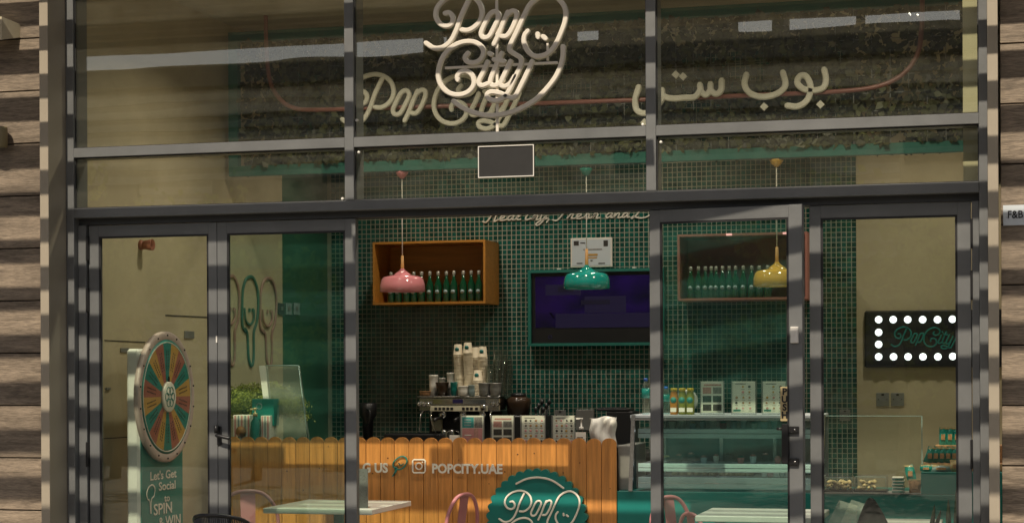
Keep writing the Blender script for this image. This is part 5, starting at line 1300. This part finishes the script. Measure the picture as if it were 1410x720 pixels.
# ================================================================== PRIZE WHEEL STAND (faces along the shopfront)
cY = .62
c = P(229.5, 546, cY); XW = c.x
R_ = .417
ws = thing('prize_wheel_stand', 'white edged teal stand with a round spinning prize wheel of coloured segments', 'prize wheel', Vector((XW, cY, .012)))
ya = PX(192, 560, XW - .03).y; yb = PX(251, 560, XW - .03).y; ztp = PX(190, 480, XW - .05).z
MB().box((XW - .12, ya, .012), (XW - .035, yb, ztp), bev=.015).part('cabinet', 'white', ws)
MB().box((XW - .0345, ya + .02, .02), (XW - .030, yb - .0, ztp - .03)).part('front_panel', 'tealflat', ws)
MB().box((XW - .2, ya - .02, .012), (XW + .12, yb + .02, .04), bev=.004).part('foot', 'white', ws)
MB().lathe((XW, cY, c.z), [(R_, -.025), (R_, 0), (R_ - .01, .006), (R_ - .045, .006), (R_ - .052, .001)], 64, 'x').part('wheel_rim', 'rimpink', ws)
MB().lathe((XW + .0015, cY, c.z), [(R_ - .052, 0), (R_ - .052, .0015)], 64, 'x').part('wheel_back', 'tealflat', ws)
Ri = R_ - .075
n = 18; cols = ['tealflat', 'terracotta', 'ochre']
for k in range(n):
    a0 = PI / 2 + (k - .5) * 2 * PI / n; poly = [(0, 0)]
    for j in range(6):
        a = a0 + 2 * PI / n * j / 5; poly.append((Ri * math.cos(a), Ri * math.sin(a)))
    o = MB().prism([(cY + p[0], c.z + p[1]) for p in poly], 0, XW + .0035, XW + .006 + .0002 * (k % 2)).part('wheel_segment', cols[k % 3], ws)
    am = a0 + PI / n; u = Vector((0, math.cos(am), math.sin(am))); v = Vector((0, -math.sin(am), math.cos(am)))
    for j, (r0, r1, w) in enumerate(((.17, .30, .008),)):
        for s_ in (-1, 1):
            q = Vector((XW + .0068, cY, c.z)) + v * s_ * .012
            vs = [q + u * r0 - v * w / 2, q + u * r1 - v * w / 2, q + u * r1 + v * w / 2, q + u * r0 + v * w / 2]
            seg_ = 7; 
            for m_ in range(seg_):
                ra = r0 + (r1 - r0) * (m_ + .1) / seg_; rb = r0 + (r1 - r0) * (m_ + .75) / seg_
                MB_ = None
            # one strip of small marks per line
            mk = MB()
            for m_ in range(seg_):
                ra = r0 + (r1 - r0) * (m_ + .1) / seg_; rb = r0 + (r1 - r0) * (m_ + .7) / seg_
                vs = [q + u * ra - v * w / 2, q + u * rb - v * w / 2, q + u * rb + v * w / 2, q + u * ra + v * w / 2]
                mk.add([p for p in vs] + [p + Vector((.0006, 0, 0)) for p in vs], [(0, 3, 2, 1), (4, 5, 6, 7), (0, 1, 5, 4), (1, 2, 6, 5), (2, 3, 7, 6), (3, 0, 4, 7)])
            mk.part('print', 'print_dark', ws, kind='stuff')
MB().ribbon([Vector((XW + .004, cY + (Ri + .006) * math.cos(k * PI / 36), c.z + (Ri + .006) * math.sin(k * PI / 36))) for k in range(72)], .006, .004, axis=Vector((-1, 0, 0)), closed=True).part('white_ring', 'signwhite', ws)
for k in range(18):
    a = 2 * PI * (k + .5) / 18; MB().lathe((XW + .006, cY + (R_ - .024) * math.cos(a), c.z + (R_ - .024) * math.sin(a)), [(.006, 0), (.005, .006), (.002, .008)], 8, 'x').part('rim_peg', 'print_dark', ws)
MB().lathe((XW + .007, cY, c.z), [(.098, 0), (.098, .012), (.09, .016)], 32, 'x').part('hub', 'signwhite', ws)
for k in range(6):
    a = k * PI / 3
    MB().ribbon([Vector((XW + .0235, cY + .042 * math.cos(a) + .026 * math.cos(t_ * PI / 6), c.z + .042 * math.sin(a) + .026 * math.sin(t_ * PI / 6))) for t_ in range(12)], .006, .002, axis=Vector((-1, 0, 0)), closed=True).part('hub_mark', 'tealflat', ws)
MB().prism([(cY - .012, c.z + .09), (cY + .012, c.z + .09), (cY, c.z + .13)], 0, XW + .012, XW + .02).part('pointer', 'black', ws)
# stand lettering
xf = XW - .029
def stand_text(body, px, py, size, w_px):
    a = PX(px, py, xf); b = PX(px + w_px, py, xf)
    o = text(body, 'lettering', 'signwhite', None, (0, 0, 0), size, w=b.y - a.y, ext=.001, off=.001, rz=PI / 2)
    o.parent = ws; o.location = Vector((xf + .002, a.y, a.z)) - ws.location
stand_text("Let's Get", 206, 661, .075, 36); stand_text('Social', 218, 675, .075, 23); stand_text('to', 226, 690, .062, 7.5); stand_text('SPIN', 211, 709, .10, 25); stand_text('& WIN', 218, 727, .10, 30)
lp = [(207, 706), (206, 690), (203, 686), (202, 678), (205, 670), (210, 667), (213, 672), (212, 682), (208, 688), (208, 706)]
MB().ribbon([PX(v.x, v.y, xf + .002) for v in catmull([Vector((a_, b_, 0)) for a_, b_ in lp], seg=4)], .009, .003, axis=Vector((-1, 0, 0))).part('lolly_icon', 'signwhite', ws)

# ================================================================== TABLES AND CHAIRS
def table(x0, Yd, w, dpt, label, zt_):
    t = thing('cafe_table', label, 'table', Vector((x0 + w / 2, Yd + dpt / 2, .012)))
    MB().box((x0, Yd, zt_ - .035), (x0 + w, Yd + dpt, zt_), bev=.004).part('tabletop', 'tabletop', t)
    MB().lathe((x0 + w / 2, Yd + dpt / 2, .012), [(.035, .02), (.035, zt_ - .048)], 14).part('pedestal', 'teal', t)
    MB().box((x0 + w / 2 - .22, Yd + dpt / 2 - .22, .012), (x0 + w / 2 + .22, Yd + dpt / 2 + .22, .032), bev=.004).part('foot_plate', 'teal', t)
    return t
q = P(512, 701, .72); x_l = X_(362, 699, .72)
table(x_l, .72, q.x - x_l, .80, 'white square cafe table in front of the lettered pickets', q.z)
ZTa = q.z
q2 = P(957, 709.5, .5)
table(q2.x, .5, .72, .66, 'white cafe table just inside the glass door ajar', q2.z)
# card stand on table 1
a = P(500, 645, .85); b = P(506.5, 692, .85)
t = thing('table_card', 'speckled grey table card standing on the left cafe table', 'card', Vector(((a.x + b.x) / 2, .85, ZTa)))
MB().box((a.x - .04, .85, ZTa + .001), (b.x, .856, a.z)).part('card', 'greymetal', t)
MB().box((a.x - .05, .82, ZTa + .0008), (b.x + .01, .90, ZTa + .004)).part('foot', 'clear', t)
for k in range(60):
    x = random.uniform(a.x - .035, b.x - .008); z = random.uniform(ZTa + .02, a.z - .02); s_ = random.uniform(.003, .006)
    MB().box((x, .8482, z), (x + s_, .8495, z + s_)).part('print', 'print_grey', t)
def metal_chair(loc, rz, label, mate='pink'):
    t = thing('metal_chair', label, 'chair', Vector(loc), rz, 'pink metal cafe chairs')
    sw = .20; H = .85
    # seat faces +x local, back at -x
    MB().box((-.19, -.19, .44), (.19, .19, .455), bev=.006).part('seat', mate, t, local=True)
    arch = [(-.22, -.19, .45), (-.235, -.20, .58), (-.25, -.185, .72), (-.262, -.11, .82), (-.266, 0, .845), (-.262, .11, .82), (-.25, .185, .72), (-.235, .20, .58), (-.22, .19, .45)]
    MB().tube(catmull([Vector(p) for p in arch], seg=6), .0125, 8).part('back_frame', mate, t, local=True)
    MB().add([(-.205, -.045, .45), (-.205, .045, .45), (-.262, .05, .835), (-.262, -.05, .835), (-.209, -.045, .45), (-.209, .045, .45), (-.267, .05, .835), (-.267, -.05, .835)], [(0, 1, 2, 3), (7, 6, 5, 4), (0, 4, 5, 1), (1, 5, 6, 2), (2, 6, 7, 3), (3, 7, 4, 0)]).part('back_splat', mate, t, local=True)
    for sx in (-1, 1):
        for sy in (-1, 1):
            MB().tube([(sx * .17, sy * .17, .44), (sx * .215, sy * .205, 0)], .016, 8, r2=.011).part('leg', mate, t, local=True)
    return t
def chair_at(px, py, Yd, rz, label):
    c_ = P(px, py, Yd); R = Matrix.Rotation(rz, 3, 'Z'); off = R @ Vector((-.266, 0, 0))
    metal_chair((c_.x - off.x, Yd - off.y, .012 + (c_.z - .012 - .857)), rz, label)
    # every chair stands on the floor: the back's top is 0.857 m up
chair_at(341, 673, 1.15, math.radians(-62), 'pink metal chair behind the glass at the left end of the pickets')
chair_at(640, 677.5, 1.10, math.radians(166), 'pink metal chair beside the scalloped sign in the open doorway')
chair_at(920, 681, .95, math.radians(-28), 'pink metal chair left of the white table behind the door ajar')
chair_at(950, 704, 1.0, math.radians(35), 'lower pink chair against the white table behind the door ajar')
# black cord chair outside
c = P(288, 709, -.55)
bcn = thing('cord_chair', 'black wire backed chair standing outside the left glass doors', 'chair', Vector((c.x, -.30, 0)))
hw = .185; zt_ = c.z
def arcp(z, yo, w):
    return catmull([Vector((c.x - w, -.30 + yo, z - .10)), Vector((c.x - w * .82, -.42 + yo, z - .035)), Vector((c.x - w * .45, -.52 + yo, z - .006)), Vector((c.x, -.55 + yo, z)), Vector((c.x + w * .45, -.52 + yo, z - .006)), Vector((c.x + w * .82, -.42 + yo, z - .035)), Vector((c.x + w, -.30 + yo, z - .10))], seg=8)
top_ = arcp(zt_, 0, hw); bot_ = arcp(.52, .08, hw * .95)
MB().tube(top_, .011, 8).part('back_frame', 'black', bcn)
for i in range(1, len(top_) - 1, 1):
    MB().tube([top_[i], bot_[i]], .0035, 5).part('cord', 'black', bcn)
MB().tube(bot_, .01, 8).part('back_frame', 'black', bcn)
MB().lathe((c.x, -.28, .43), [(.20, 0), (.215, .015), (.20, .03)], 28).part('seat', 'black', bcn)
for sx in (-1, 1):
    for sy in (-1, 1): MB().tube([(c.x + sx * .14, -.28 + sy * .14, .43), (c.x + sx * .2, -.28 + sy * .2, 0.0)], .01, 8).part('leg', 'black', bcn)
# black moulded chair and clear stands behind the right door
c = P(1199, 684, .55)
t = thing('moulded_chair', 'black moulded chair back rising behind the rightmost glass door', 'chair', Vector((c.x, .75, .012)))
vs = []; fs = []; nu, nv = 8, 10
for s_ in (0, 1):
    for i in range(nu + 1):
        for k in range(nv + 1):
            u = i / nu * 2 - 1; v = k / nv; w = .13 * (1 - .80 * v ** 2.2); z = .45 + (c.z - .45) * v
            vs.append((c.x + u * w + .02 * (1 - v), .55 + .15 * (1 - v) + .05 * (1 - u * u) * -1 + s_ * .014, z - .02 * u * u * v))
o_ = (nu + 1) * (nv + 1)
for i in range(nu):
    for k in range(nv):
        a_ = i * (nv + 1) + k; fs += [(a_, a_ + nv + 1, a_ + nv + 2, a_ + 1), (a_ + o_, a_ + o_ + 1, a_ + o_ + nv + 2, a_ + o_ + nv + 1)]
MB().add(vs, fs, True).part('backrest', 'black_matt', t)
MB().box((c.x - .2, .56, .43), (c.x + .2, .95, .455), bev=.01).part('seat', 'black_matt', t)
for sx in (-1, 1):
    for sy in (0, 1): MB().tube([(c.x + sx * .17, .60 + sy * .3, .43), (c.x + sx * .2, .57 + sy * .36, .012)], .013, 8).part('leg', 'black_matt', t)
table(X_(1105, 716, .45) + .32, .52, .45, .5, 'small white table below the black chair back at right', Z_(1160, 723, .45))
for k, (px0, px1, yt, yb_, an) in enumerate(((1140, 1180, 700, 722, .0), (1158, 1196, 702, 722, .2))):
    a = P(px0, yt, .62 + .05 * k); b = P(px1, yb_, .62 + .05 * k); zz = Z_(1160, 723, .45)
    t = thing('acrylic_stand', ['clear slanted acrylic stand, left one below the black chair', 'clear slanted acrylic stand, right one beside the black chair'][k], 'stand', Vector(((a.x + b.x) / 2, .65, zz)))
    w = b.x - a.x
    MB().add([(a.x, .62 + .05 * k, zz + .001), (a.x + w, .60 + .05 * k, zz + .001), (a.x + w * 1.0, .66 + .05 * k, zz + .10), (a.x + w * .35, .68 + .05 * k, zz + .13), (a.x, .623 + .05 * k, zz + .001), (a.x + w, .603 + .05 * k, zz + .001), (a.x + w, .663 + .05 * k, zz + .10), (a.x + w * .35, .683 + .05 * k, zz + .13)],
             [(0, 1, 2, 3), (7, 6, 5, 4), (0, 4, 5, 1), (1, 5, 6, 2), (2, 6, 7, 3), (3, 7, 4, 0)]).part('clear_sheet', 'frosted', t)
c = P(1306, 722, .4)
t = thing('spiky_plant', 'dark spiky plant tips at the foot of the rightmost glass door', 'plant', Vector((c.x, .4, .012)))
MB().lathe((c.x, .4, .012), [(.10, 0), (.13, .35), (.12, .35)], 18).part('pot', 'black_matt', t)
for k, (dx, dz, cv) in enumerate(((.045, .16, .02), (-.075, .075, -.05), (.07, .08, .03), (.0, .10, .0), (-.04, .05, -.06), (.08, .12, -.01))):
    b0 = Vector((c.x, .4, .36)); e0 = Vector((c.x + dx, .4 - .02 * (k % 3), c.z + dz * 1.15 + .03)); w = .030
    pts = catmull([b0, (b0 + e0) / 2 + Vector((cv, 0, .03)), e0], seg=5); vs = []; fs = []
    for i, p in enumerate(pts):
        ww = w * (1 - i / (len(pts) - 1)) ** .6 + .001; vs += [p + Vector((-ww, 0, 0)), p + Vector((0, -.004, 0)), p + Vector((ww, 0, 0)), p + Vector((0, .004, 0))]
    for i in range(len(pts) - 1):
        for j in range(4): fs.append((i * 4 + j, i * 4 + (j + 1) % 4, i * 4 + 4 + (j + 1) % 4, i * 4 + 4 + j))
    MB().add(vs, fs, True).part('leaf', 'leaf_dark', t)
